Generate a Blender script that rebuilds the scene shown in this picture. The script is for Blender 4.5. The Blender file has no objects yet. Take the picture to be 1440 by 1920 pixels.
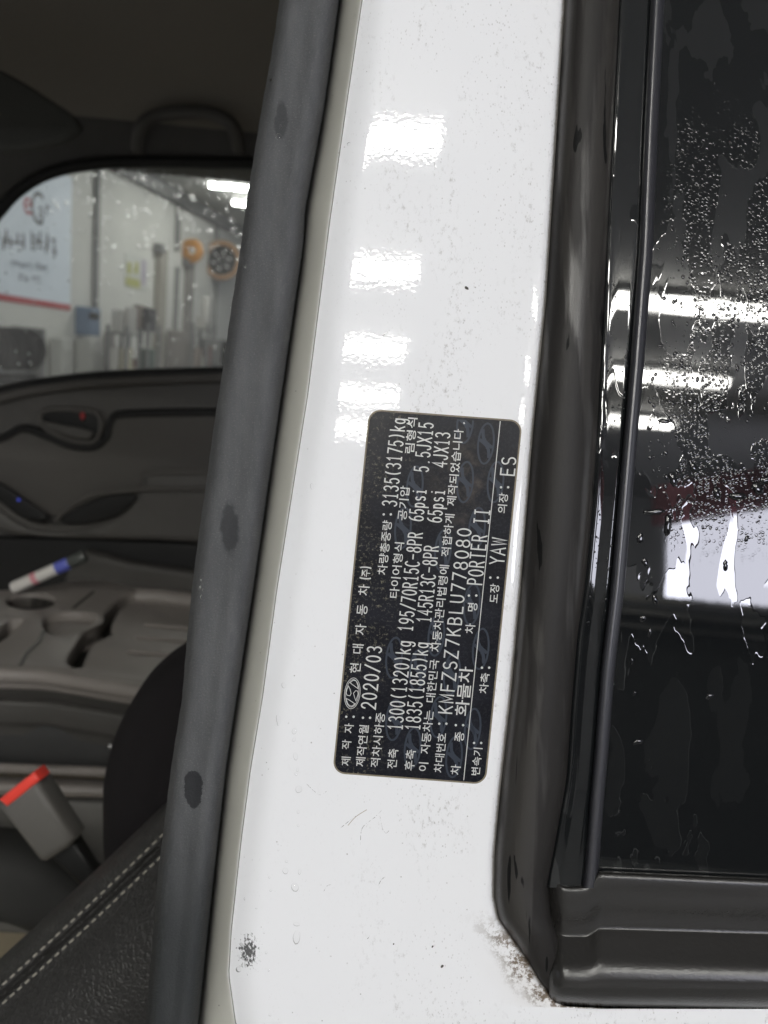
import bpy, bmesh, math, random
from mathutils import Vector, Matrix
random.seed(7)
SC = bpy.context.scene
COL = SC.collection
rad = math.radians

# ------------------------------------------------------------------ camera
PITCH, ROLL, F = rad(11.0), rad(5.4), 1440.0
C = Vector((0, 0, 1.5))
fw = Vector((0, math.cos(PITCH), -math.sin(PITCH)))
u0 = Vector((0, math.sin(PITCH), math.cos(PITCH)))
r0 = Vector((1, 0, 0))
rt = math.cos(ROLL) * r0 + math.sin(ROLL) * u0
up = -math.sin(ROLL) * r0 + math.cos(ROLL) * u0
cd = bpy.data.cameras.new('camera')
cam = bpy.data.objects.new('camera', cd)
COL.objects.link(cam)
cam.matrix_world = Matrix(((rt.x, up.x, -fw.x, C.x), (rt.y, up.y, -fw.y, C.y), (rt.z, up.z, -fw.z, C.z), (0, 0, 0, 1)))
cd.sensor_fit = 'VERTICAL'
cd.sensor_height = 24.0
cd.sensor_width = 18.0
cd.lens = 18.0
cd.clip_start = 0.02
cd.clip_end = 200
cd.dof.use_dof = True
cd.dof.focus_distance = 0.266
cd.dof.aperture_fstop = 8.5
SC.camera = cam

# ------------------------------------------------------------------ world and exposure (indoor workshop: no sky, no sun)
W = bpy.data.worlds.new('World')
SC.world = W
W.use_nodes = True
WB = W.node_tree.nodes['Background']
WB.inputs[0].default_value = (0.86, 0.90, 1.0, 1)
WB.inputs[1].default_value = 0.68
SC.view_settings.view_transform = 'Standard'
SC.view_settings.look = 'None'
SC.view_settings.exposure = 0.58
SC.view_settings.gamma = 1.0
SC.view_settings.use_curve_mapping = False
SC.cycles.use_denoising = True
SC.cycles.max_bounces = 8
SC.cycles.sample_clamp_indirect = 6.0
TUBE_POWER = 38.0
DOOR_POWER = 12.0

# ------------------------------------------------------------------ pixel helpers (a pixel is a direction; the depth comes from what it lies on)
def ray(u, v):
    return fw + (u - 720) / F * rt - (v - 960) / F * up
def P(u, v, d):
    return C + d * ray(u, v)
def PY(u, v, y):
    d = ray(u, v); return C + d * ((y - C.y) / d.y)
def PZ(u, v, z):
    d = ray(u, v); return C + d * ((z - C.z) / d.z)
def interp(tab):
    tab = sorted(tab)
    def f(v):
        if v <= tab[0][0]:
            (a, b), (c, d) = tab[0], tab[1]
        elif v >= tab[-1][0]:
            (a, b), (c, d) = tab[-2], tab[-1]
        else:
            for i in range(len(tab) - 1):
                if tab[i][0] <= v <= tab[i + 1][0]:
                    (a, b), (c, d) = tab[i], tab[i + 1]; break
        return b + (d - b) * (v - a) / (c - a)
    return f
def frange(a, b, n):
    return [a + (b - a) * i / (n - 1) for i in range(n)]

# ------------------------------------------------------------------ node helpers
class NT:
    def __init__(self, name):
        self.m = bpy.data.materials.new(name); self.m.use_nodes = True
        self.t = self.m.node_tree; self.b = self.t.nodes['Principled BSDF']
    def n(self, ty, **kw):
        x = self.t.nodes.new(ty)
        for k, v in kw.items(): setattr(x, k, v)
        return x
    def link(self, a, b): self.t.links.new(a, b)
    def setin(self, sock, v):
        if hasattr(v, 'is_output'): self.link(v, sock)
        else: sock.default_value = v
    def math(self, op, a, b=0.0, c=0.0, clamp=False):
        x = self.n('ShaderNodeMath', operation=op); x.use_clamp = clamp
        for s, v in zip(x.inputs, (a, b, c)): self.setin(s, v)
        return x.outputs[0]
    def uv(self, name): return self.n('ShaderNodeUVMap', uv_map=name).outputs[0]
    def obj(self): return self.n('ShaderNodeTexCoord').outputs['Object']
    def sep(self, v):
        x = self.n('ShaderNodeSeparateXYZ'); self.link(v, x.inputs[0]); return x.outputs
    def scale(self, v, s):
        x = self.n('ShaderNodeMapping'); self.link(v, x.inputs[0]); x.inputs['Scale'].default_value = s; return x.outputs[0]
    def noise(self, v, sc, det=3.0, rough=0.55, dist=0.0):
        x = self.n('ShaderNodeTexNoise'); self.link(v, x.inputs['Vector'])
        x.inputs['Scale'].default_value = sc; x.inputs['Detail'].default_value = det
        x.inputs['Roughness'].default_value = rough; x.inputs['Distortion'].default_value = dist
        return x.outputs['Fac']
    def vor(self, v, sc, feat='F1', out='Distance', rnd=1.0):
        x = self.n('ShaderNodeTexVoronoi', feature=feat); self.link(v, x.inputs['Vector'])
        x.inputs['Scale'].default_value = sc; x.inputs['Randomness'].default_value = rnd
        return x.outputs[out]
    def step(self, v, a, b):      # smooth 0..1 between a and b (a may exceed b)
        x = self.n('ShaderNodeMapRange', interpolation_type='SMOOTHSTEP'); self.setin(x.inputs[0], v)
        x.inputs[1].default_value = a; x.inputs[2].default_value = b
        return x.outputs[0]
    def mix(self, f, a, b):
        x = self.n('ShaderNodeMix', data_type='RGBA'); self.setin(x.inputs[0], f)
        self.setin(x.inputs[6], a); self.setin(x.inputs[7], b); return x.outputs[2]
    def bump(self, h, strength, dist, nrm=None):
        x = self.n('ShaderNodeBump'); self.setin(x.inputs['Height'], h)
        x.inputs['Strength'].default_value = strength; x.inputs['Distance'].default_value = dist
        if nrm is not None: self.link(nrm, x.inputs['Normal'])
        return x.outputs[0]
    def spot(self, uvs, cu, cv, ru, rv, wob=None):   # ellipse distance (1 at the rim), px/1000 units
        a = self.math('DIVIDE', self.math('SUBTRACT', uvs[0], cu), ru)
        b = self.math('DIVIDE', self.math('SUBTRACT', uvs[1], cv), rv)
        d = self.math('SQRT', self.math('ADD', self.math('MULTIPLY', a, a), self.math('MULTIPLY', b, b)))
        return d if wob is None else self.math('ADD', d, wob)
def col(r, g, b): return (r, g, b, 1)
def plain(name, c, rough=0.5, metal=0.0, spec=0.5, grain=0.0, gscale=60.0, bump=0.0, bscale=400.0, coat=0.0, emit=0.0):
    k = NT(name); k.b.inputs['Roughness'].default_value = rough; k.b.inputs['Metallic'].default_value = metal
    k.b.inputs['Specular IOR Level'].default_value = spec; k.b.inputs['Coat Weight'].default_value = coat
    k.b.inputs['Base Color'].default_value = col(*c)
    if grain:
        f = k.noise(k.obj(), gscale, 4)
        k.link(k.mix(f, col(*[x * (1 - grain) for x in c]), col(*[min(1, x * (1 + grain)) for x in c])), k.b.inputs['Base Color'])
    if bump:
        k.link(k.bump(k.noise(k.obj(), bscale, 2), bump, 0.002), k.b.inputs['Normal'])
    if emit:
        k.b.inputs['Emission Color'].default_value = col(*c); k.b.inputs['Emission Strength'].default_value = emit
    return k.m

# ------------------------------------------------------------------ object helpers
WL = {}
def put(o, parent, origin):
    COL.objects.link(o)
    if parent is not None:
        o.parent = parent; o.location = origin - WL[parent.name]
    else: o.location = origin
    WL[o.name] = origin.copy()
def empty(name, loc, label, cat, group=None):
    o = bpy.data.objects.new(name, None); o.empty_display_size = 0.1
    put(o, None, Vector(loc)); return tag(o, label, cat, group)
def tag(o, label, cat, group=None):
    o['label'] = label; o['category'] = cat
    if group: o['group'] = group
    return o
def mesh(name, vs, fs, mat, parent=None, smooth=True, uvs=None, kind=None, label=None, base=False):
    vs = [Vector(v) for v in vs]
    lo = Vector([min(v[i] for v in vs) for i in range(3)]); hi = Vector([max(v[i] for v in vs) for i in range(3)])
    c = (lo + hi) / 2
    if base: c.z = lo.z
    me = bpy.data.meshes.new(name)
    me.from_pydata([tuple(v - c) for v in vs], [], fs); me.update()
    if smooth:
        me.polygons.foreach_set('use_smooth', [True] * len(me.polygons))
    if uvs:
        for nm, lst in uvs.items():
            l = me.uv_layers.new(name=nm)
            for lp in me.loops: l.data[lp.index].uv = lst[lp.vertex_index]
    if mat: me.materials.append(mat)
    o = bpy.data.objects.new(name, me); put(o, parent, c)
    if kind: o['kind'] = kind
    if label: o['label'] = label
    return o
def sharp(o, ang=35):
    o.data.set_sharp_from_angle(angle=rad(ang)); return o
def grid(name, rows, mat, parent=None, uvrows=None, **kw):
    n, m = len(rows), len(rows[0])
    vs = [p for r in rows for p in r]
    fs = [(i * m + j, i * m + j + 1, (i + 1) * m + j + 1, (i + 1) * m + j) for i in range(n - 1) for j in range(m - 1)]
    uvs = {k: [q for r in R for q in r] for k, R in uvrows.items()} if uvrows else None
    return mesh(name, vs, fs, mat, parent, uvs=uvs, **kw)
def tube(name, pts, r, mat, parent=None, n=10, **kw):
    pts = [Vector(p) for p in pts]; vs, fs = [], []
    rr = r if isinstance(r, (list, tuple)) else [r] * len(pts)
    a = None
    for i, p in enumerate(pts):
        t = (pts[min(i + 1, len(pts) - 1)] - pts[max(i - 1, 0)]).normalized()
        if a is None: a = t.orthogonal().normalized()
        else: a = (a - t * a.dot(t)).normalized()
        b = t.cross(a)
        vs += [p + rr[i] * (math.cos(k * 2 * math.pi / n) * a + math.sin(k * 2 * math.pi / n) * b) for k in range(n)]
    for i in range(len(pts) - 1):
        fs += [(i * n + k, i * n + (k + 1) % n, (i + 1) * n + (k + 1) % n, (i + 1) * n + k) for k in range(n)]
    fs.append(tuple(range(n - 1, -1, -1))); fs.append(tuple(range((len(pts) - 1) * n, len(pts) * n)))
    return sharp(mesh(name, vs, fs, mat, parent, **kw), 50)
def spl(pts, n=6):     # Catmull-Rom through points
    pts = [Vector(p) for p in pts]; out = []
    for i in range(len(pts) - 1):
        a, b, c, d = pts[max(i - 1, 0)], pts[i], pts[i + 1], pts[min(i + 2, len(pts) - 1)]
        for k in range(n):
            t = k / n
            out.append(0.5 * ((2 * b) + (c - a) * t + (2 * a - 5 * b + 4 * c - d) * t * t + (3 * b - a - 3 * c + d) * t ** 3))
    out.append(pts[-1]); return out
def plate(name, loops, fr, thick, bevel, mat, parent=None, res=2, **kw):
    """loops: 2-D outlines (first outer, rest holes); fr = (origin, ex, ey, ez)"""
    cu = bpy.data.curves.new(name, 'CURVE'); cu.dimensions = '2D'; cu.fill_mode = 'BOTH'
    cu.extrude = max(thick / 2 - bevel, 0); cu.bevel_depth = bevel; cu.bevel_resolution = res; cu.offset = -bevel
    for L in loops:
        s = cu.splines.new('POLY'); s.points.add(len(L) - 1); s.use_cyclic_u = True
        for p, q in zip(s.points, L): p.co = (q[0], q[1], 0, 1)
    t = bpy.data.objects.new(name + '_tmp', cu); COL.objects.link(t)
    me = bpy.data.meshes.new_from_object(t.evaluated_get(bpy.context.evaluated_depsgraph_get()))
    bpy.data.objects.remove(t); bpy.data.curves.remove(cu)
    o, ex, ey, ez = fr
    vs = [o + v.co.x * ex + v.co.y * ey + v.co.z * ez for v in me.vertices]
    fs = [tuple(p.vertices) for p in me.polygons]
    bpy.data.meshes.remove(me)
    ob = mesh(name, vs, fs, mat, parent, **kw)
    bm = bmesh.new(); bm.from_mesh(ob.data); bmesh.ops.remove_doubles(bm, verts=bm.verts, dist=1e-6); bmesh.ops.recalc_face_normals(bm, faces=bm.faces)
    bm.to_mesh(ob.data); bm.free()
    return sharp(ob, 40)
def plate_px(name, loops, d, thick, bevel, mat, parent=None, **kw):      # parallel to the door side, at depth d
    o = C + d * fw
    L = [[((u - 720) / F * d, -(v - 960) / F * d) for u, v in l] for l in loops]
    return plate(name, L, (o, rt, up, -fw), thick, bevel, mat, parent, **kw)
def plate_y(name, loops, y, thick, bevel, mat, parent=None, **kw):
    L = [[(PY(u, v, y).x, PY(u, v, y).z) for u, v in l] for l in loops]
    return plate(name, L, (Vector((0, y, 0)), Vector((1, 0, 0)), Vector((0, 0, 1)), Vector((0, -1, 0))), thick, bevel, mat, parent, **kw)
def plate_z(name, loops, z, thick, bevel, mat, parent=None, **kw):
    zt_ = kw.pop('map_z', z + thick / 2)           # outlines are read on the top face
    L = [[(PZ(u, v, zt_).x, PZ(u, v, zt_).y) for u, v in l] for l in loops]
    return plate(name, L, (Vector((0, 0, z)), Vector((1, 0, 0)), Vector((0, 1, 0)), Vector((0, 0, 1))), thick, bevel, mat, parent, **kw)
def ell(cx, cy, rx, ry, n=24, rot=0.0):
    return [(cx + rx * math.cos(t) * math.cos(rot) - ry * math.sin(t) * math.sin(rot), cy + rx * math.cos(t) * math.sin(rot) + ry * math.sin(t) * math.cos(rot)) for t in [2 * math.pi * k / n for k in range(n)]]
def sp2(pts, n=5, closed=False):
    q = [(x, y, 0) for x, y in pts]
    if closed:
        q = [q[-1]] + q + q[:2]; s = spl(q, n); s = s[n:-n - 1]
        return [(p.x, p.y) for p in s]
    return [(p.x, p.y) for p in spl(q, n)]
def box(name, lo, hi, mat, parent=None, bev=0.0, fr=None, **kw):
    bm = bmesh.new(); bmesh.ops.create_cube(bm, size=1)
    lo, hi = Vector(lo), Vector(hi)
    for v in bm.verts: v.co = Vector([lo[i] + (v.co[i] + .5) * (hi[i] - lo[i]) for i in range(3)])
    if bev: bmesh.ops.bevel(bm, geom=bm.edges[:], offset=bev, segments=3, affect='EDGES', profile=.5)
    bm.verts.ensure_lookup_table()
    vs = [v.co.copy() for v in bm.verts]; fs = [tuple(v.index for v in f.verts) for f in bm.faces]; bm.free()
    if fr: vs = [fr[0] + v.x * fr[1] + v.y * fr[2] + v.z * fr[3] for v in vs]
    return sharp(mesh(name, vs, fs, mat, parent, **kw), 40)

# ================================================================== MATERIALS
def mat_paint():
    k = NT('white_paint'); uv = k.uv('px'); ed = k.sep(k.uv('edge')); s = k.sep(uv)
    base = col(.82, .825, .85)
    big = k.noise(uv, 5.0, 4); dens = k.noise(uv, 9.0, 3, dist=.6)
    right = k.step(s[0], .60, .82)
    # fine dirt specks in clouds
    v1 = k.vor(k.scale(uv, (1.0, .62, 1)), 165.0); c1 = k.step(v1, .27, .10)
    d1 = k.math('MULTIPLY', k.math('MULTIPLY', c1, k.step(dens, .40, .60)), k.math('MULTIPLY_ADD', right, .75, .12))
    v2 = k.vor(uv, 62.0); c2 = k.step(v2, .12, .06)
    d2 = k.math('MULTIPLY', c2, k.step(k.noise(uv, 21.0, 2), .50, .62))
    n3 = k.noise(k.scale(uv, (1.0, .55, 1)), 95.0, 5, .7)
    strk = k.noise(k.scale(uv, (1.0, .22, 1)), 17.0, 3)
    d3 = k.math('MULTIPLY', k.math('MULTIPLY', k.step(n3, .52, .66), k.step(strk, .47, .62)), k.math('MULTIPLY_ADD', right, .65, .05))
    spk = k.math('ADD', k.math('MULTIPLY', d1, .42), k.math('ADD', k.math('MULTIPLY', d2, .55), k.math('MULTIPLY', d3, .6)), clamp=True)
    spk = k.math('MULTIPLY', spk, k.step(k.noise(uv, 75.0, 3, .6), .36, .58))
    # black scuff low on the pillar
    ns = k.noise(k.scale(uv, (1, .6, 1)), 190.0, 3, .7)
    sc = k.math('MULTIPLY', k.step(k.spot(s, .466, 1.784, .019, .030, k.math('MULTIPLY', k.math('SUBTRACT', ns, .5), 4.2)), 1.0, .3), 1.0)
    # grime along the window seal, heavy at the lower corner
    ne = k.noise(uv, 60.0, 5, .7)
    thin = k.step(k.math('ADD', ed[0], k.math('MULTIPLY', ne, .10)), .105, .045)
    low = k.step(s[1], 1.70, 1.775)
    wid = k.math('MULTIPLY', k.step(k.math('ADD', ed[0], k.math('MULTIPLY', k.noise(uv, 16.0, 4), .9)), 1.2, .62), low)
    gr = k.math('MULTIPLY', wid, k.step(k.noise(uv, 48.0, 6, .8), .45, .57))
    haze = k.math('MULTIPLY', k.math('MULTIPLY', k.step(k.math('ADD', ed[0], k.math('MULTIPLY', big, .9)), 1.7, .3), k.step(s[1], 1.70, 1.90)), .20)
    jamb = k.step(k.math('ADD', ed[1], k.math('MULTIPLY', k.math('SUBTRACT', k.noise(uv, 25., 3), .5), .04)), .03, -.05)      # beige-grey tint left of the crease, in the door jamb
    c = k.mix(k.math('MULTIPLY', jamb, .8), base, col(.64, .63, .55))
    c = k.mix(haze, c, col(.42, .34, .23))
    c = k.mix(k.math('MULTIPLY', thin, .55), c, col(.36, .31, .23))
    c = k.mix(spk, c, col(.17, .15, .13))
    c = k.mix(k.math('MULTIPLY', gr, .92), c, col(.12, .082, .048))
    c = k.mix(k.math('MULTIPLY', sc, .9), c, col(.03, .03, .03))
    k.link(c, k.b.inputs['Base Color'])
    k.b.inputs['Roughness'].default_value = .6; k.b.inputs['Specular IOR Level'].default_value = .15
    k.link(k.math('SUBTRACT', 1.0, k.math('ADD', gr, k.math('MULTIPLY', spk, .6)), clamp=True), k.b.inputs['Coat Weight']); k.b.inputs['Coat Roughness'].default_value = .036; k.b.inputs['Coat IOR'].default_value = 1.5
    nb = k.bump(k.noise(uv, 115.0, 1.0), .018, .0010)
    k.link(nb, k.b.inputs['Coat Normal'])
    return k.m
def mat_doorseal():
    k = NT('door_rubber'); uv = k.uv('px'); s = k.sep(uv)
    f = k.noise(k.scale(uv, (1, .18, 1)), 34.0, 6, .65); g = k.noise(uv, 320.0, 2)
    c = k.mix(f, col(.052, .054, .058), col(.135, .138, .143))
    c = k.mix(k.math('MULTIPLY', k.step(g, .56, .70), .40), c, col(.20, .19, .19))
    wob = k.math('MULTIPLY', k.math('SUBTRACT', k.noise(uv, 38.0, 5, .65), .5), 1.1)
    w = k.math('MAXIMUM', k.math('MULTIPLY', k.step(k.spot(s, .431, .990, .018, .054, wob), 1.1, .7), .75), k.step(k.spot(s, .363, 1.478, .018, .036, wob), 1.0, .9))
    w = k.math('MAXIMUM', w, k.math('MULTIPLY', k.step(k.spot(s, .527, .225, .014, .04, wob), 1.0, .7), .6))
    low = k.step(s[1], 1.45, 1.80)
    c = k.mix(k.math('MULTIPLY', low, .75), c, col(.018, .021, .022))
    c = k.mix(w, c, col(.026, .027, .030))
    k.link(c, k.b.inputs['Base Color'])
    k.link(k.math('SUBTRACT', .62, k.math('MULTIPLY', w, .16)), k.b.inputs['Roughness'])
    k.b.inputs['Specular IOR Level'].default_value = .2
    nb = k.bump(k.noise(uv, 230.0, 4, .7), .8, .0006)
    k.link(nb, k.b.inputs['Normal']); return k.m
def mat_winseal():
    k = NT('window_rubber'); uv = k.uv('px'); s = k.sep(uv)
    st = k.noise(k.scale(uv, (1, .10, 1)), 15.0, 4, .5, .25)
    wet = k.step(st, .485, .55)
    st2 = k.noise(k.scale(uv, (1, .12, 1)), 42.0, 3, .5, .4)
    dk = k.step(st2, .655, .675)
    c = k.mix(wet, col(.019, .0175, .0165), col(.030, .0275, .025))
    c = k.mix(dk, c, col(.006, .006, .006))
    k.link(c, k.b.inputs['Base Color'])
    k.link(k.math('SUBTRACT', .50, k.math('MULTIPLY', wet, .18)), k.b.inputs['Roughness'])
    k.link(k.math('MULTIPLY', k.math('MULTIPLY_ADD', wet, .25, .22), k.math('SUBTRACT', 1.0, k.math('MULTIPLY', dk, .6))), k.b.inputs['Specular IOR Level'])
    nb = k.bump(wet, .15, .0005); nb = k.bump(k.noise(uv, 300., 3), .16, .0003, nb)
    k.link(nb, k.b.inputs['Normal']); return k.m
def mat_gloss(name, film_scale, beads, film_level):
    """wet black gloss: sheets of water film between fields of fine, shallow beads"""
    k = NT(name); uv = k.uv('px'); s = k.sep(uv)
    fn = k.noise(k.scale(uv, (1, .40, 1)), film_scale, 3.2, .52, .5)
    film = k.step(fn, film_level, film_level + .012)
    dry = k.math('SUBTRACT', 1.0, film)
    field = k.math('MULTIPLY', k.math('MULTIPLY', k.step(s[1], 1.08, .90), k.step(s[1], .10, .36)), k.step(s[0], 1.240, 1.29))
    k.b.inputs['Base Color'].default_value = col(.006, .0068, .0075)
    k.link(k.math('MULTIPLY_ADD', dry, .018, .012), k.b.inputs['Roughness'])
    k.b.inputs['IOR'].default_value = 1.5
    k.link(k.math('MULTIPLY_ADD', film, .42, .46), k.b.inputs['Specular IOR Level'])
    warp = k.n('ShaderNodeVectorMath', operation='ADD'); k.link(uv, warp.inputs[0])
    wn_ = k.n('ShaderNodeTexNoise'); k.link(uv, wn_.inputs['Vector']); wn_.inputs['Scale'].default_value = beads * .6
    sc_ = k.n('ShaderNodeVectorMath', operation='SCALE'); k.link(wn_.outputs['Color'], sc_.inputs[0]); sc_.inputs['Scale'].default_value = .35 / beads
    k.link(sc_.outputs[0], warp.inputs[1])
    cell = k.n('ShaderNodeTexVoronoi'); k.link(warp.outputs[0], cell.inputs['Vector']); cell.inputs['Scale'].default_value = beads
    d = cell.outputs['Distance']; rnd = k.sep(cell.outputs['Color'])[0]
    h = k.math('MAXIMUM', k.math('SUBTRACT', 1.0, k.math('MULTIPLY', k.math('MULTIPLY', d, d), 4.5)), 0.0)
    h = k.math('MULTIPLY', k.math('SQRT', h), k.math('POWER', rnd, 1.6))
    clump = k.step(k.noise(k.scale(uv, (1, .5, 1)), 24.0, 3, .6, .4), .36, .52)
    amt = k.math('MULTIPLY', k.math('MULTIPLY', dry, clump), field)
    nb = k.bump(k.math('MULTIPLY', h, amt), .34, .0004)
    nb = k.bump(k.noise(k.scale(uv, (1, .35, 1)), 30.0, 1.5), .012, .0006, nb)
    nb = k.bump(film, .09, .0003, nb)
    k.link(nb, k.b.inputs['Normal']); return k.m
def mat_label():
    k = NT('label_film'); uv = k.uv('px'); s = k.sep(uv)
    n = k.noise(uv, 11.0, 4); g = k.noise(uv, 150.0, 5, .8)
    c = k.mix(k.step(n, .35, .7), col(.008, .0085, .012), col(.014, .015, .021))
    lf = k.step(k.math('ADD', s[0], k.math('MULTIPLY', s[1], .095)), .880, .815)          # worn towards the first lines
    wr = k.math('MULTIPLY', k.math('MULTIPLY', k.step(g, .54, .66), k.step(k.noise(uv, 14., 3), .42, .56)), lf)
    c = k.mix(k.math('MULTIPLY', wr, .75), c, col(.26, .24, .17))
    du = k.math('MULTIPLY', k.step(k.spot(s, .865, .905, .075, .12), 1.1, .2), k.step(k.noise(uv, 28., 5, .7), .40, .75))
    c = k.mix(k.math('MULTIPLY', du, .5), c, col(.12, .10, .08))
    k.link(c, k.b.inputs['Base Color'])
    k.link(k.math('MULTIPLY_ADD', g, .10, .22), k.b.inputs['Roughness'])
    k.b.inputs['Specular IOR Level'].default_value = .13
    k.link(k.bump(k.noise(uv, 260., 3), .03, .0002), k.b.inputs['Normal']); return k.m
def mat_leather():
    k = NT('stitched_leather'); v = k.obj()
    d = k.vor(v, 340.0, 'DISTANCE_TO_EDGE'); h = k.step(d, 0.0, .22)
    k.b.inputs['Base Color'].default_value = col(.020, .019, .018)
    k.link(k.math('MULTIPLY_ADD', k.noise(v, 90., 2), .2, .36), k.b.inputs['Roughness'])
    nb = k.bump(k.noise(v, 160., 2), .3, .002); nb = k.bump(h, .45, .0009, nb)
    k.link(nb, k.b.inputs['Normal']); return k.m
def mat_pane():
    k = NT('wet_pane'); t = k.t
    tr = k.n('ShaderNodeBsdfTransparent'); tr.inputs[0].default_value = col(.56, .585, .575)
    gl = k.n('ShaderNodeBsdfGlossy'); gl.inputs['Roughness'].default_value = .06
    mx = k.n('ShaderNodeMixShader'); fr = k.n('ShaderNodeFresnel'); fr.inputs[0].default_value = 1.5
    k.link(fr.outputs[0], mx.inputs[0]); k.link(tr.outputs[0], mx.inputs[1]); k.link(gl.outputs[0], mx.inputs[2])
    df = k.n('ShaderNodeBsdfTranslucent'); df.inputs[0].default_value = col(.8, .8, .8)
    m2 = k.n('ShaderNodeMixShader'); k.link(k.math('MULTIPLY', k.noise(k.obj(), 14., 4), .10), m2.inputs[0])
    k.link(mx.outputs[0], m2.inputs[1]); k.link(df.outputs[0], m2.inputs[2])
    k.link(m2.outputs[0], t.nodes['Material Output'].inputs[0]); return k.m
def mat_water(name, tint):
    k = NT(name); t = k.t
    tr = k.n('ShaderNodeBsdfTransparent'); tr.inputs[0].default_value = col(*tint)
    gl = k.n('ShaderNodeBsdfGlossy'); gl.inputs['Roughness'].default_value = .02
    mx = k.n('ShaderNodeMixShader'); fr = k.n('ShaderNodeFresnel'); fr.inputs[0].default_value = 1.20
    k.link(k.math('MULTIPLY', fr.outputs[0], .8), mx.inputs[0]); k.link(tr.outputs[0], mx.inputs[1]); k.link(gl.outputs[0], mx.inputs[2])
    k.link(mx.outputs[0], t.nodes['Material Output'].inputs[0]); return k.m

PAINT = mat_paint(); SEAL = mat_doorseal(); WSEAL = mat_winseal()
GLASS = mat_gloss('wet_black_glass', 14.0, 150.0, .525); FRIT = mat_gloss('wet_black_border', 7.0, 170.0, .50)
LABEL = mat_label(); LEATHER = mat_leather(); PANE = mat_pane()
WATER = mat_water('water', (.985, .985, .985))
BEAD = plain('bead_water', (.004, .004, .005), .03, spec=.5)
PRINT = plain('silver_print', (.56, .56, .55), .35)
GHOST = plain('ghost_print', (.034, .042, .058), .38, spec=.15)
GRIME = plain('label_edge_grime', (.20, .17, .12), .8, grain=.5, gscale=900)
def mat_mark():
    k = NT('scratch_dirt'); k.b.inputs['Base Color'].default_value = col(.16, .15, .135); k.b.inputs['Roughness'].default_value = .9
    k.link(k.math('MULTIPLY', k.step(k.noise(k.obj(), 900., 3, .7), .42, .60), .85), k.b.inputs['Alpha']); return k.m
MARK = mat_mark()
LINER = plain('headliner_fabric', (.21, .192, .168), .95, spec=.1, grain=.15, gscale=300, bump=.3, bscale=900)
PANEL = plain('door_panel_plastic', (.080, .076, .071), .55, spec=.35, grain=.1, gscale=40, bump=.12, bscale=1200)
PANEL2 = plain('door_insert', (.088, .083, .077), .7, spec=.25, bump=.15, bscale=1100)
DARK = plain('deep_black_plastic', (.012, .012, .012), .5, spec=.3)
BLACKF = plain('black_fabric', (.013, .0115, .0125), .9, spec=.15, bump=.25, bscale=1500)
TRAY = plain('console_plastic', (.19, .172, .158), .45, spec=.4, bump=.1, bscale=1400, grain=.08, gscale=30)
TRAYD = plain('console_dark', (.060, .057, .053), .5, spec=.35)
GREY = plain('buckle_grey', (.105, .10, .092), .55, bump=.1, bscale=900)
RED = plain('red_button', (.85, .06, .04), .4)
STITCH = plain('pale_thread', (.36, .34, .29), .8)
BEIGE = plain('floor_mat', (.34, .29, .20), .9, grain=.3, gscale=200)

# ================================================================== THE SETTING: workshop hall (seen through the far window and in the reflections)
CEIL = 4.0
wa, wb = PZ(226, 303, CEIL), PZ(462, 436, CEIL)            # where the side wall meets the ceiling
wdir = Vector((wb.x - wa.x, wb.y - wa.y, 0)).normalized()
wn = Vector((wdir.y, -wdir.x, 0))                          # towards the hall
def PW(u, v):
    d = ray(u, v); return C + d * ((wa - C).dot(wn) / d.dot(wn))
def wq(u, v): return (PW(u, v) - wa).dot(wdir)
WFR = (Vector((wa.x, wa.y, 0)), wdir, wn, Vector((0, 0, 1)))
WALLM = plain('wall_paint', (.60, .60, .57), .85, grain=.06, gscale=1.5)
CEILM = plain('ceiling_deck', (.46, .46, .45), .8, grain=.12, gscale=1.0)
FLOORM = plain('epoxy_floor', (.30, .305, .30), .35, grain=.15, gscale=2.0)
STEEL = plain('grey_steel', (.16, .16, .16), .5)
for nm, lo, hi, m in (('floor', (-14, -10, -.1), (14, 34, 0), FLOORM), ('ceiling', (-14, -10, CEIL), (14, 34, CEIL + .1), CEILM)):
    box(nm, lo, hi, m, kind='structure', smooth=False)
box('wall_side', (-14, -.2, 0), (26, 0, CEIL), WALLM, fr=WFR, kind='structure', smooth=False)
box('wall_rear', (-14, -10.2, 0), (14, -10, CEIL), plain('rear_wall_paint', (.40, .40, .39), .85, grain=.2, gscale=.6), kind='structure', smooth=False)
box('ceiling_beam', (-14, .004, CEIL - .20), (26, .16, CEIL - .004), STEEL, fr=WFR, smooth=False)
tag(bpy.data.objects['ceiling_beam'], 'grey steel beam running where the white hall wall meets the ceiling', 'beam')

def wallbox(name, u, v, out, th, mat, parent=None, z0=None, bev=.01, d0=.004, **kw):
    (ua, ub), (va, vb) = u, v; vm = (va + vb) / 2; um = (ua + ub) / 2
    z1 = PW(um, va).z; zb = PW(um, vb).z if z0 is None else z0
    qa = qoff(ua, vm, out)
    if th > .15:                                   # deep things: how far they stand out follows from the width they show
        lo_, hi_ = 0.0, 3.0
        for _ in range(30):
            mid = (lo_ + hi_) / 2
            if qoff(ub, vm, out + mid) > qa: lo_ = mid
            else: hi_ = mid
        th = lo_ * .72
    for _ in range(30):
        qb = qoff(ub, vm, out + th)
        if qb - qa >= min(th, .25): break
        th *= .85
    return box(name, (qa, d0 + out, zb), (qb, d0 + out + th, z1), mat, parent, bev=min(bev, th * .3), fr=WFR, **kw)
def qoff(u, v, off):
    d = ray(u, v); p = C + d * (((wa - C).dot(wn) + off) / d.dot(wn)); return (p - wa).dot(wdir)

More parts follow.
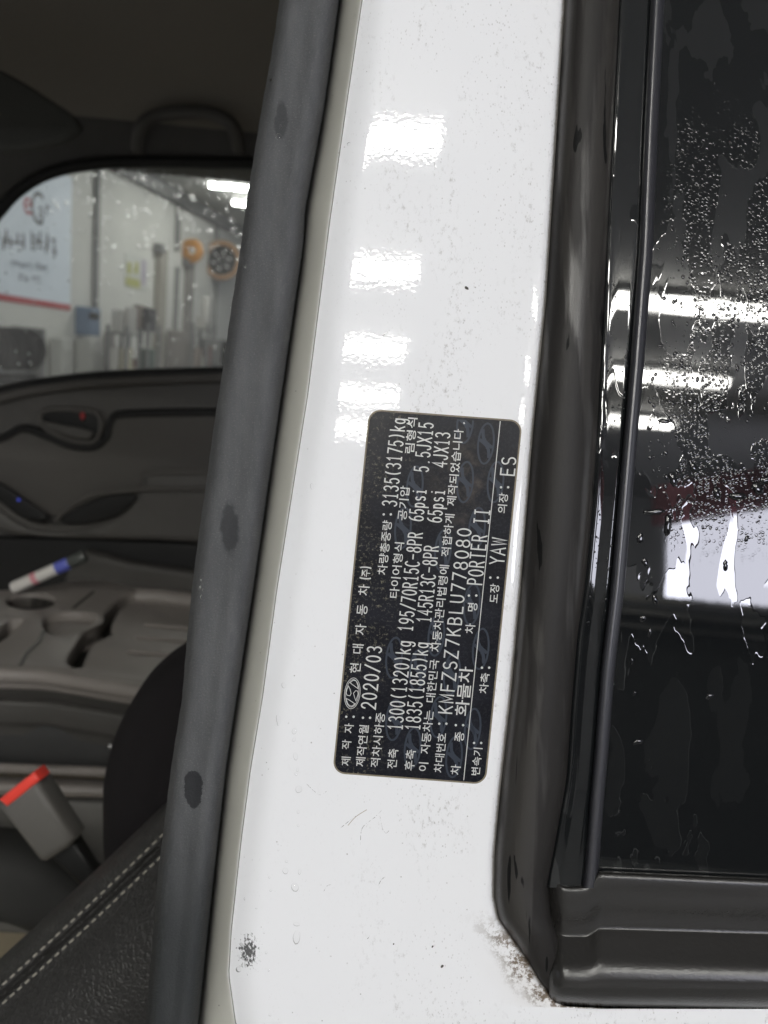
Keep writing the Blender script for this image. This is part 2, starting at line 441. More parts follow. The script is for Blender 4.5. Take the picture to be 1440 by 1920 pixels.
# banner
bn = empty('wall_banner', PW(60, 570), 'white banner with red foot stripe hanging on the hall wall', 'banner')
BW = plain('banner_vinyl', (.72, .79, .88), .6); BR = plain('banner_red', (.42, .05, .06), .6); BG = plain('banner_grey', (.12, .125, .13), .6)
BG2 = plain('banner_pale_grey', (.24, .26, .29), .6)
zt, zb_ = PW(60, 300).z, PW(60, 572).z
q0, q1 = wq(-130, 500), wq(131, 500)
box('sheet', (q0, .006, zb_), (q1, .012, zt), BW, bn, fr=WFR, smooth=False)
box('foot_stripe', (q0, .0125, zb_), (q1, .016, zb_ + .075), BR, bn, fr=WFR, smooth=False)
def wfont(name, txt, u, v, h, mat, parent, wx=1.0):
    cu = bpy.data.curves.new(name, 'FONT'); cu.body = txt; cu.size = h; cu.resolution_u = 3
    t = bpy.data.objects.new('tmp', cu); COL.objects.link(t)
    me = bpy.data.meshes.new_from_object(t.evaluated_get(bpy.context.evaluated_depsgraph_get()))
    a, z = wq(u, v), PW(u, v).z
    vs = [WFR[0] + (a + p.co.x * wx) * wdir + .0165 * wn + Vector((0, 0, z + p.co.y)) for p in me.vertices]
    fs = [tuple(p.vertices) for p in me.polygons]
    bpy.data.objects.remove(t); bpy.data.curves.remove(cu)
    return mesh(name, vs, fs, mat, parent, smooth=False)
wfont('letter', 'e', 40, 398, .42, BR, bn); wfont('letter', 'C', 54, 416, .56, BG, bn, .75); wfont('letter', 'a', 69, 408, .30, BG, bn); wfont('letter', 'r', 82, 404, .30, BG, bn)
rr = random.Random(3)
for (ua, ub, v, hh, m, n) in ((-60, 48, 446, .17, BG, 4), (52, 106, 456, .17, BG, 4), (18, 58, 497, .09, BG2, 5), (63, 87, 501, .09, BG2, 3), (33, 52, 521, .09, BG2, 2), (56, 74, 523, .09, BG2, 3)):
    a, b = wq(ua, v), wq(ub, v); z = PW((ua + ub) / 2, v).z; vs, fs = [], []
    w = (b - a) / n
    for i in range(n):                   # small print too blurred to read: uneven ink strokes
        for j in range(5):
            hz = rr.random() < .5
            cx, cz = a + w * (i + rr.uniform(.2, .8)), z + hh * rr.uniform(-.4, .4)
            sx, sz = (w * .36, hh * .07) if hz else (w * .07, hh * .38)
            k = len(vs); dp = .0165 + j * .0005
            vs += [WFR[0] + x * wdir + dp * wn + Vector((0, 0, y)) for x, y in ((cx - sx, cz - sz), (cx + sx, cz - sz), (cx + sx, cz + sz), (cx - sx, cz + sz))]
            fs.append((k, k + 1, k + 2, k + 3))
    mesh('printed_line', vs, fs, m, bn, smooth=False)
# wall seams / conduits
for (u, va, vb, w, lb) in ((177, 303, 580, .05, 'grey cable conduit dropping to the blue wall box'), (331, 350, 470, .07, 'grey conduit dropping to the small motor bracket beside the orange hose'), (404, 400, 456, .05, 'thin grey pipe above the big black hose reel')):
    a = wq(u, (va + vb) / 2)
    tag(box('wall_conduit', (a - w, .004, PW(u, vb).z), (a + w, .06, PW(u, va).z), plain('conduit_grey', (.20, .205, .20), .6), bev=.01, fr=WFR), lb, 'conduit')
a = wq(401, 570); tag(box('wall_conduit', (a - .04, .004, 0), (a + .04, .05, PW(401, 527).z), bpy.data.materials['conduit_grey'], bev=.01, fr=WFR), 'thin grey pipe running down below the big black hose reel', 'conduit')
a = wq(328, 560); tag(box('wall_conduit', (a - .06, .004, PW(328, 622).z), (a + .06, .05, PW(328, 500).z), bpy.data.materials['conduit_grey'], bev=.01, fr=WFR), 'grey cable run between the two upright steel posts', 'conduit')
# blue control box
bb = empty('control_box', PW(165, 628), 'blue electrical box mounted on the white hall wall', 'electrical box')
wallbox('case', (140, 188), (577, 629), 0, .22, plain('blue_case', (.14, .20, .30), .5), bb)
wallbox('switch_panel', (166, 186), (588, 600), .225, .02, DARK, bb)
# yellow-green wall poster
ps = empty('safety_poster', PW(250, 540), 'faded yellow and white notice stuck on the hall wall', 'poster')
YEL = plain('faded_yellow', (.42, .42, .16), .7); LIL = plain('faded_lilac', (.40, .36, .44), .7)
wallbox('sheet', (233, 275), (480, 542), 0, .01, plain('poster_white', (.55, .56, .53), .7), ps, bev=0)
wallbox('yellow_block', (235, 262), (522, 538), .012, .004, YEL, ps, bev=0)
wallbox('yellow_figure', (238, 246), (492, 514), .012, .004, YEL, ps, bev=0); wallbox('yellow_figure', (251, 259), (492, 514), .012, .004, YEL, ps, bev=0)
wallbox('lilac_strip', (265, 273), (488, 536), .012, .004, LIL, ps, bev=0)
# upright posts
BEI = plain('post_beige', (.30, .285, .25), .6); PGR = plain('post_grey', (.20, .19, .18), .6)
for (u0_, u1_, v0_, m, cap, lb) in ((287, 311, 466, BEI, .30, 'beige upright steel post with dark cap'), (342, 361, 492, PGR, .14, 'grey upright steel post below the orange hose')):
    t = empty('steel_post', PW((u0_ + u1_) / 2, 700) * 1 - Vector((0, 0, PW((u0_ + u1_) / 2, 700).z)), lb, 'post')
    wallbox('shaft', (u0_, u1_), (v0_, 700), 0, .2, m, t, z0=0)
    wallbox('cap', (u0_ - 1, u1_ + 1), (v0_ - 6, v0_ + 10), 0, .19, STEEL, t)
# orange hose coil and big hose reel
ORG = plain('orange_hose', (.42, .20, .055), .5); BLK = plain('black_hose', (.03, .03, .03), .5); TAN = plain('tan_rim', (.36, .22, .13), .5)
def ring(name, c, R, r, mat, parent, n=28):
    vs, fs = [], []
    for i in range(n):
        a = 2 * math.pi * i / n
        for j in range(8):
            b = 2 * math.pi * j / 8
            vs.append(c + (R + r * math.cos(b)) * (math.cos(a) * wdir + math.sin(a) * Vector((0, 0, 1))) + r * math.sin(b) * wn)
            fs.append((i * 8 + j, ((i + 1) % n) * 8 + j, ((i + 1) % n) * 8 + (j + 1) % 8, i * 8 + (j + 1) % 8))
    return mesh(name, vs, fs, mat, parent)
def wallpt(u, v, out):
    d = ray(u, v); return C + d * (((wa - C).dot(wn) + out) / d.dot(wn))
def facing_ring(name, u, v, y, R, r, mat, parent, n=28):
    c = PY(u, v, y); vs, fs = [], []
    for i in range(n):
        a = 2 * math.pi * i / n
        for j in range(8):
            b = 2 * math.pi * j / 8
            vs.append(c + (R + r * math.cos(b)) * Vector((math.cos(a), 0, math.sin(a))) + r * math.sin(b) * Vector((0, 1, 0)))
            fs.append((i * 8 + j, ((i + 1) % n) * 8 + j, ((i + 1) % n) * 8 + (j + 1) % 8, i * 8 + (j + 1) % 8))
    return mesh(name, vs, fs, mat, parent)
yo = PW(358, 470).y - .4
hc = empty('hose_coil', PY(360, 470, yo), 'small orange hose reel on a grey bracket on the hall wall', 'hose reel')
for k, R in enumerate((.11, .155, .20)): facing_ring('hose_turn', 360, 470, yo + .02 * k, R / 13 * yo * .8, .035, ORG, hc)
p1 = PY(360, 470, yo)
box('motor_bracket', p1 + Vector((-.50, -.1, -.05)), p1 + Vector((-.20, .5, .25)), STEEL, hc, bev=.03)
yr = PW(415, 490).y - .7
hr = empty('hose_reel', PY(416, 488, yr), 'large hose reel with tan rim and black spoked drum', 'hose reel')
s_ = yr / F
facing_ring('rim', 416, 488, yr, 30 * s_, 5 * s_, TAN, hr, 40); facing_ring('rim', 410, 488, yr + .12, 31 * s_, 4 * s_, plain('cream_rim', (.5, .45, .38), .5), hr, 40)
for k in range(3): facing_ring('hose_turn', 418, 490, yr + .05 * k, (24 - 5 * k) * s_, 3.2 * s_, BLK, hr, 30)
c_ = PY(418, 490, yr)
for k in range(6):
    a = k * math.pi / 3 + .3; d_ = Vector((math.cos(a), 0, math.sin(a)))
    tube('spoke', [c_ + Vector((0, -.06, 0)), c_ + Vector((0, -.06, 0)) + d_ * 26 * s_], 1.6 * s_, BLK, hr, n=6)
    tube('bolt', [c_ + d_ * 15 * s_ + Vector((0, -.16, 0)), c_ + d_ * 15 * s_ + Vector((0, -.08, 0))], 2.2 * s_, plain('bright_bolt', (.55, .55, .56), .4) if k == 0 else bpy.data.materials['bright_bolt'], hr, n=8)
box('wall_bracket', c_ + Vector((-.15, .1, -.1)), c_ + Vector((.15, .72, .1)), STEEL, hr)
# floor-standing workshop things
def cabinet(name, u, v, th, mat, label, cat, trims=(), group=None):
    t = empty(name, wallpt((u[0] + u[1]) / 2, 690, .4) * 1, label, cat, group)
    t.location.z = 0; WL[t.name].z = 0
    b = wallbox('body', u, v, .05, th, mat, t, z0=0.0, bev=.02)
    ins = [(WL[b.name] + q.co - WFR[0]) for q in b.data.vertices]; q0_, q1_ = min(p.dot(wdir) for p in ins), max(p.dot(wdir) for p in ins); o1_ = max(p.dot(wn) for p in ins); z1_ = max(p.z for p in ins)
    n = max(1, len(trims))
    for i in range(n):
        w = (q1_ - q0_) / n
        for z in (.30, .72):
            box('drawer_front', (q0_ + w * i + .02, o1_ + .001, z1_ * z - z1_ * .17), (q0_ + w * (i + 1) - .02, o1_ + .02, z1_ * z + z1_ * .17), mat, t, bev=.004, fr=WFR)
    
    return t
WHT = plain('cabinet_white', (.42, .42, .40), .5); GRYC = plain('cabinet_grey', (.23, .215, .205), .55)
cabinet('tool_cabinet', (92, 134), (634, 700), .7, WHT, 'pale metal tool cabinet standing beside the dark tyre machine', 'cabinet', (('drawer_front', (96, 130), (642, 668), WHT), ('drawer_front', (96, 130), (672, 698), WHT)))
cabinet('tool_cabinet', (139, 192), (636, 700), .7, WHT, 'pale metal cabinet standing under the blue electrical box', 'cabinet', (('drawer_front', (143, 188), (644, 668), WHT), ('drawer_front', (143, 188), (672, 698), WHT)))
cabinet('work_bench', (193, 216), (622, 700), .6, GRYC, 'narrow grey cabinet beside the trolley of cream boxes', 'cabinet', (('drawer_front', (196, 213), (632, 660), GRYC),))
cabinet('parts_shelf', (311, 366), (621, 700), .6, GRYC, 'wide grey-brown cabinet standing between the posts', 'cabinet', (('drawer_front', (316, 336), (630, 690), GRYC), ('drawer_front', (340, 361), (630, 690), GRYC)))
def trolley(u, v, seed, mats, label):
    p = wallpt(sum(u) / 2, 650, .8); t = empty('tool_trolley', (p.x, p.y, 0), label, 'trolley'); rg = random.Random(seed)
    w = (u[1] - u[0]) / F * p.y; h = wallpt(sum(u) / 2, v, .8).z; c = Vector((p.x, p.y, 0))
    for a_ in (-1, 1):
        for b_ in (-1, 1): box('upright', c + Vector((a_ * w * .47 - .02, b_ * .25 - .02, 0)), c + Vector((a_ * w * .47 + .02, b_ * .25 + .02, h)), STEEL, t)
    for k in range(3):
        z = h * (.18 + .38 * k)
        box('shelf', c + Vector((-w * .45, -.23, z - .015)), c + Vector((w * .45, .23, z + .015)), STEEL, t)
        x = -w * .42
        while x < w * .36:
            ww = rg.uniform(.05, .16) ; hh = h * rg.uniform(.10, .30)
            x1 = min(x + ww, w * .43)
            box('parts_bin', c + Vector((x, -.2 + rg.uniform(0, .1), z + .016)), c + Vector((x1, .15, z + .016 + hh)), rg.choice(mats), t, bev=.008)
            x = x1 + .01
CL = [plain('clutter_cream', (.42, .39, .28), .6), plain('clutter_taupe', (.24, .205, .185), .6), plain('clutter_maroon', (.17, .09, .08), .6), plain('clutter_green', (.07, .10, .085), .6), plain('clutter_dark', (.04, .04, .045), .6), plain('clutter_pale', (.42, .41, .39), .6)]
trolley((214, 250), 612, 1, [CL[0], CL[1], CL[4], CL[5]], 'open tool trolley with cream and taupe boxes beside the pale cabinets')
trolley((252, 288), 606, 2, [CL[1], CL[2], CL[3], CL[4]], 'open tool trolley with maroon and dark boxes beside the beige post')
trolley((366, 396), 606, 3, [CL[2], CL[1], CL[2], CL[5]], 'open tool trolley with reddish brown boxes below the large hose reel')
TYRE = plain('tyre_rubber', (.014, .014, .015), .9, spec=.15)
def rack(name, u, v, label, cat, cols, rws):
    t = empty(name, wallpt((u[0] + u[1]) / 2, 690, .4), label, cat); t.location.z = 0; WL[t.name].z = 0
    za = PW((u[0] + u[1]) / 2, v[0]).z; qa, qb = wq(u[0], v[0]), wq(u[1], v[0])
    for q in (qa, qb): box('upright', (q - .03, .1, 0), (q + .03, .5, za), STEEL, t, fr=WFR)
    R = za / rws / 2 * .96
    for i in range(rws):
        z = za * (i + .5) / rws
        box('shelf', (qa + .03, .15, z - R - .02), (qb - .03, .45, z - R), STEEL, t, fr=WFR)
        n = max(1, int((qb - qa) / (R * .8)))
        for k in range(n):
            q = qa + (qb - qa) * (k + .5) / n
            c = WFR[0] + q * wdir + .35 * wn + Vector((0, 0, z))
            vs, fs = [], []
            for a in range(18):
                A = 2 * math.pi * a / 18
                for b in range(6):
                    B = 2 * math.pi * b / 6
                    vs.append(c + (R * .74 + R * .25 * math.cos(B)) * (math.cos(A) * wn + math.sin(A) * Vector((0, 0, 1))) + R * .3 * math.sin(B) * wdir)
                    fs.append((a * 6 + b, ((a + 1) % 18) * 6 + b, ((a + 1) % 18) * 6 + (b + 1) % 6, a * 6 + (b + 1) % 6))
            mesh('tyre', vs, fs, TYRE, t)
rack('tyre_rack', (-150, 8), (602, 690), 'dark tyre rack standing below the white banner', 'rack', 4, 3)
rack('tyre_rack', (368, 392), (634, 690), 'dark tyre rack standing behind the trolley of reddish brown boxes', 'rack', 3, 3)

# ceiling light fixtures (lit lamps)
TUBEM = NT('led_tube'); TUBEM.b.inputs['Emission Color'].default_value = col(1.0, .985, .93); TUBEM.b.inputs['Emission Strength'].default_value = TUBE_POWER
TUBEM.b.inputs['Base Color'].default_value = col(.8, .8, .8); TUBEM = TUBEM.m
HOUS = plain('lamp_housing', (.6, .6, .6), .5)
def fixture(x0, x1, y, w, label):
    t = empty('ceiling_light', (0.5 * (x0 + x1), y, CEIL - .12), label, 'ceiling light', 'ceiling lights of the hall')
    box('housing', (x0, y - w / 2, CEIL - .06), (x1, y + w / 2, CEIL - .002), HOUS, t)
    box('tube', (x0 + .03, y - w / 2 + .01, CEIL - .12), (x1 - .03, y + w / 2 - .01, CEIL - .062), TUBEM, t)
# the rows reflected in the paint and the glass
def RZ(u, v, z, d=.268):                      # where the mirror ray of a pixel meets the height z
    h = P(u, v, d); q = -fw + (u - 720) / F * rt - (v - 960) / F * up
    return h + q * ((z - h.z) / q.z)
def RY(u, v, y, d=.268):
    h = P(u, v, d); q = -fw + (u - 720) / F * rt - (v - 960) / F * up
    return h + q * ((y - h.y) / q.y)
ORD = ('first', 'second', 'third', 'fourth', 'fifth')
for k, v in enumerate((262, 512, 660, 750, 812)):
    y = RZ(770, v, CEIL - .1).y
    fixture(-.95, .25, y, .14, 'lit white tube light, %s row out from the open cab side, opposite the pillar' % ORD[k])
for k, v in enumerate((578, 716, 803)):
    y = RZ(1300, v, CEIL - .1).y
    fixture(1.15, 2.75, y, .13, 'lit white tube light, %s row out from the black side glass' % ORD[k])
# lamps beyond the truck, seen through the far window
for k, (ua, ub, v) in enumerate(((357, 520, 321), (390, 540, 348), (434, 560, 381))):
    a, b = PZ(ua, v, CEIL - .1), PZ(ub, v, CEIL - .1)
    fixture(a.x, b.x, a.y, .09, 'lit white tube light seen through the far window, %s one beyond the truck' % ORD[k])
for k, y in enumerate((3.2, 5.4, 7.6)): fixture(-1.6, 0.2, y, .2, 'added tube light, unseen, above the far side of the cab, %s one from the roof' % ORD[k])  # tubes out of view, added to light the hall wall beyond the cab

# window at the back of the hall that mirrors in the dark glass
YB = -6.0
a, b = RY(1250, 985, YB), RY(1250, 1121, YB)
x0, zl, zh = a.x, b.z, a.z
gd = empty('daylight_window', (x0 + 1.0, YB, zl), 'bright daylight window in a dark frame behind the open side of the truck', 'window')
SKYP = NT('daylight_pane'); SKYP.b.inputs['Emission Color'].default_value = col(.86, .87, 1.0); SKYP.b.inputs['Emission Strength'].default_value = DOOR_POWER
SKYP.b.inputs['Base Color'].default_value = col(0, 0, 0); SKYP = SKYP.m
FRM = plain('dark_frame', (.10, .10, .10), .5)
vs = [(x0, YB, zl), (x0 + 2.0, YB, zl - .02), (x0 + 2.0, YB, zh + .52), (x0, YB, zh)]
mesh('pane', vs, [(0, 1, 2, 3)], SKYP, gd, smooth=False)
for nm, lo, hi in (('sill', (x0 - .5, YB - .12, zl - .06), (x0 + 2.1, YB + .08, zl - .004)), ('rail', (x0 - .5, YB - .1, zl - .16), (x0 + 2.1, YB + .02, zl - .10)), ('rail', (x0 - .5, YB - .1, zl - .27), (x0 + 2.1, YB + .02, zl - .25))):
    box(nm, lo, hi, plain('sill_grey', (.32, .31, .29), .5) if nm == 'sill' else bpy.data.materials['sill_grey'], gd)
box('parapet', (x0 - .5, YB - .2, 0), (x0 + 2.1, YB - .12, zl - .07), FRM, gd)
MAR = plain('maroon_shutter', (.20, .075, .09), .5)
vs = [(x0 - .08, YB - .05, zh + .01), (x0 + 2.1, YB - .05, zh + .58), (x0 + 2.1, YB - .05, zh + .95), (x0 - .08, YB - .05, zh + .36)]
o = mesh('shutter', vs + [(x, y - .1, z) for x, y, z in vs], [(0, 1, 2, 3), (7, 6, 5, 4), (0, 4, 5, 1), (1, 5, 6, 2), (2, 6, 7, 3), (3, 7, 4, 0)], MAR, gd, smooth=False, label='maroon slanted shutter panel over the window')

# ================================================================== THE TRUCK
truck = empty('truck', (0.0, 0.95, 0.0), 'white cab truck with its driver side open, showing pillar, label and rear side glass', 'truck')

# ---- edge tables (pixel x over pixel row)
seal_L = interp([(-500, 600), (0, 526), (125, 507), (267, 482), (700, 418), (883, 392), (1106, 361), (1309, 343), (1472, 319), (1655, 296), (1920, 276), (2500, 230)])
seal_R = interp([(-500, 712), (0, 636), (208, 607), (396, 572), (458, 569), (542, 557), (740, 528), (1106, 475), (1440, 424), (1655, 400), (1920, 372), (2500, 310)])
crease = interp([(-500, 752), (0, 678), (208, 647), (417, 617), (740, 576), (1106, 518), (1309, 491), (1440, 469), (1569, 452), (1741, 433), (1827, 428), (1920, 441), (2050, 500), (2500, 760)])
x_rt = interp([(-500, 1094), (0, 1058), (560, 1023), (810, 998), (1100, 975), (1300, 957), (1480, 937), (1601, 926), (1681, 925), (1722, 933), (1762, 961), (1802, 989), (1842, 1013), (1879, 1045), (1887, 1066), (1891, 1140), (1893, 2200), (2500, 2200)])
x_in = interp([(-500, 1190), (0, 1162), (560, 1133), (810, 1120), (953, 1111), (1100, 1097), (1193, 1083), (1327, 1072), (1460, 1063), (1560, 1045), (1661, 1026), (1722, 1033), (1762, 1047), (1875, 1054), (1890, 1060)])
x_rg = interp([(-500, 1262), (0, 1234), (233, 1222), (467, 1212), (520, 1208), (687, 1195), (870, 1179), (1100, 1159), (1260, 1140), (1393, 1130), (1493, 1121), (1620, 1111), (1663, 1106)])
R_FACE = .55
def face(u, v):
    x = (max(380, min(u, 1010)) - (800 - (v - 262) * .15)) * .000184; m = 45 * .000184; k = 1 / .275
    if abs(x) < m: return .2650 + x * x * k / 2
    y = abs(x) - m; g = m * k
    if x < 0: return .2650 + m * m * k / 2 + .25 * g * y
    L = 200 * .000184; y2 = min(y, L)                        # eases back to flat and very slightly hollow towards the window
    return .2650 + m * m * k / 2 + g * (y2 - .75 * y2 * y2 / L) - (.5 * g * (y - L) if y > L else 0)
def rows_px(cols, vs, uvkeys=True):
    """cols: function v -> list of (u, depth)"""
    R, U, E = [], [], []
    for v in vs:
        cs = cols(v)
        R.append([P(u, v, d) for u, d in cs]); U.append([(u / 1000, v / 1000) for u, d in cs])
        E.append([((x_rt(v) - u) / 100, (u - crease(v)) / 100) for u, d in cs])
    return R, {'px': U, 'edge': E}
VS = frange(-500, 1640, 62) + frange(1655, 1885, 38) + [1887, 1889, 1891, 1892, 1893.5] + frange(1900, 2500, 20)

def c_paint(v):
    a, c, r = seal_R(v), crease(v), x_rt(v)
    out = [(a - 26, .312), (a - 6, .302)]
    for t, d in ((0, .2930), (.08, .2872), (.18, .2832), (.32, .2795), (.46, .2766), (.60, .2742), (.74, .2720), (.87, .2701), (.95, .2691), (1.0, .2687)):
        out.append((a + (c - a) * t, d))
    f0 = c + 62
    for w, t in ((3, .04), (7, .14), (12, .28), (18, .45), (24, .60), (30, .73), (36, .84), (42, .92), (49, .97), (56, .99), (62, 1.0)):
        out.append((c + w, .2687 + (face(f0, v) - .2687) * t))
    e = min(r, 1060) - 14
    for t in frange(0, 1, 26)[1:]:
        u = f0 + (e - f0) * t; out.append((u, face(u, v)))
    fe = face(e, v)
    if r > 1200: return out + [(1051, fe), (1055, fe), (1060, fe), (1300, fe), (2200, fe)]
    out += [(r - 9, fe + .0003), (r - 5, fe + .0009), (r - 2, fe + .002), (r + 2, fe + .004), (r + 8, fe + .008)]
    return out
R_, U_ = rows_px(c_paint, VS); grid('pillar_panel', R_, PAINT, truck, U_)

tube('crease_line', [P(crease(v) + 1, v, .26866) for v in frange(-480, 2000, 180)], .00022, plain('crease_grey', (.22, .22, .20), .7), truck, n=6)  # thin grey line laid along the crease

def c_seal(v):
    a, b = seal_L(v), seal_R(v); w = b - a; out = []
    for t, d in ((-.02, .300), (-.02, .285), (0, .277), (.03, .2715), (.07, .2675), (.13, .2652), (.22, .2641), (.34, .2640), (.44, .2642), (.52, .2642), (.60, .2633), (.70, .2631), (.78, .2637), (.85, .2652), (.91, .2682), (.955, .2730), (.985, .279), (1.0, .287), (1.0, .300)):
        jit = .9 * math.sin(v * .021) * math.sin(v * .0093 + 1) + (.35 * math.sin(v * .13) if t < .02 else 0)
        out.append((a + w * t + (jit if t < .5 else 0), d))
    return out
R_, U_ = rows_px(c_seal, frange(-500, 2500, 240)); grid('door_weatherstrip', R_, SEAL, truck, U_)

# ---- black side glass with its rubber
def c_ws(v):
    a, b = x_rt(v), x_in(v); a = min(a, b - 4); w = b - a; out = []
    k = min(1, w / 90)
    for t, d in ((-.03, .010), (0, .0045), (.03, .001), (.08, -.0022), (.16, -.0045), (.28, -.0062), (.42, -.0070), (.56, -.0071), (.70, -.0066), (.82, -.0055), (.90, -.0042), (.96, -.0022), (1.0, .0005), (1.02, .006)):
        out.append((a + w * t, .2660 + d * (k if d < 0 else 1)))
    return out
R_, U_ = rows_px(c_ws, frange(-500, 1640, 80) + frange(1650, 1889, 30)); grid('glass_side_rubber', R_, WSEAL, truck, U_)
def c_frit(v):
    a, b = x_in(v), x_rg(v); w = b - a
    return [(a - 3, .2665), (a + 2, .2656), (a + 6, .2652), (a + 10, .2654)] + [(a + w * t, .2655) for t in (.2, .35, .5, .65, .8)] + [(b - 14, .2656)]
R_, U_ = rows_px(c_frit, frange(-500, 1664, 90)); grid('glass_border', R_, FRIT, truck, U_)
LIP = plain('lip_rubber', (.03, .03, .036), .30, spec=.8)
def c_lip(v):
    b = x_rg(v)
    return [(b + x, d) for x, d in ((-15, .2672), (-14, .2656), (-11, .2642), (-7, .2633), (-2, .2629), (3, .2632), (7, .2640), (10, .2650), (12, .2664), (13, .2700))]
R_, U_ = rows_px(c_lip, frange(-500, 1665, 90)); grid('glass_lip', R_, LIP, truck, U_)
def c_glass(v):
    a = x_rg(v) + 10
    return [(a + (2300 - a) * t, .2672) for t in frange(0, 1, 12)]
R_, U_ = rows_px(c_glass, frange(-500, 1660, 40)); grid('side_glass', R_, GLASS, truck, U_)
# lower rubber, swept along x
low0 = interp([(1020, 1640), (1060, 1662), (1105, 1660), (1122, 1634), (1150, 1635), (1440, 1648), (2300, 1684)])
lowE = interp([(1030, 1884), (1060, 1886), (1120, 1890), (1440, 1894), (2300, 1900)])
us = [1030, 1036, 1042, 1050, 1058, 1070, 1085, 1100, 1112, 1122, 1135, 1150, 1180, 1240] + frange(1300, 2300, 12)
R_, U1, U2 = [], [], []
for u in us:
    a, b = low0(u), lowE(u); rr_, uu = [], []
    side = max(0, (1062 - u) / 32) ** 2 * .004
    for t, d in ((-.02, .2700), (0, .2662), (.010, .2648), (.022, .2643), (.05, .2641), (.10, .2640), (.17, .2641), (.23, .2646), (.28, .2655), (.33, .2662), (.38, .2666), (.415, .2666), (.425, .2664), (.435, .2661), (.49, .2646), (.55, .2630), (.61, .2614), (.65, .2603), (.68, .2596), (.705, .2591), (.73, .2587), (.755, .2584), (.78, .2582), (.81, .2580), (.86, .2586), (.91, .2600), (.95, .2620), (.98, .2650), (1.0, .2690), (1.0, .275)):
        rr_.append(P(u, a + (b - a) * t, d + side)); uu.append((u / 1000, (a + (b - a) * t) / 1000))
    R_.append(rr_); U1.append(uu)
grid('glass_lower_rubber', R_, plain('lower_rubber_gloss', (.020, .019, .018), .27, spec=.5, bump=.05, bscale=900), truck, {'px': U1})

# ---- the black data label
BLp, TLp, BRp, TRp = Vector((626.5, 1447)), Vector((695, 770)), Vector((908, 1468)), Vector((976, 796))
Sd = (TLp - BLp); Td = (BRp - BLp); SL, TL = Sd.length, Td.length; Sd, Td = Sd / SL, Td / TL
TLEN = TL
def ST(u, v):
    d = Vector((u, v)) - BLp; det = Sd.x * Td.y - Sd.y * Td.x
    return ((d.x * Td.y - d.y * Td.x) / det, (Sd.x * d.y - Sd.y * d.x) / det)
def L3(s, t, h):
    q = BLp + Sd * s + Td * t
    return P(q.x, q.y, face(q.x, q.y) - h)
def Luv(s, t):
    q = BLp + Sd * s + Td * t; return (q.x / 1000, q.y / 1000)
def label_sheet(name, grow, h0, h1, mat, parent):
    r = 20; ts = []
    for k in range(9): ts.append(-grow + (r + grow) * (1 - math.cos(k / 8 * math.pi / 2)))
    ts += frange(r, TLEN - r, 16)[1:-1] + [TLEN - t for t in reversed(ts)]
    rows, uv = [[], [], [], []], [[], [], [], []]
    for t in ts:
        e = min(t + grow, TLEN + grow - t); rr_ = r + grow
        cut = 0 if e >= rr_ else rr_ - math.sqrt(max(0, rr_ * rr_ - (rr_ - e) ** 2))
        a, b = -grow + cut, SL + grow - cut
        for i, (s, h) in enumerate(((a, h0), (a, h1), (b, h1), (b, h0))):
            rows[i].append(L3(s, t, h)); uv[i].append(Luv(s, t))
    # subdivide the long way
    mids = [[L3(*(ST(*(Vector(uv[1][j]).lerp(Vector(uv[2][j]), f) * 1000))), h1) for j in range(len(ts))] for f in frange(0, 1, 12)]
    muv = [[tuple(Vector(uv[1][j]).lerp(Vector(uv[2][j]), f)) for j in range(len(ts))] for f in frange(0, 1, 12)]
    o = grid(name, [rows[0]] + mids + [rows[3]], mat, parent, {'px': [uv[0]] + muv + [uv[3]]})
    return sharp(o, 40)
lab = label_sheet('data_label', 0, -.0001, .00030, LABEL, truck)
lab['label'] = 'black data label with silver print and rounded corners on the white pillar'
label_sheet('label_border', 3.0, -.0002, .00010, GRIME, lab)

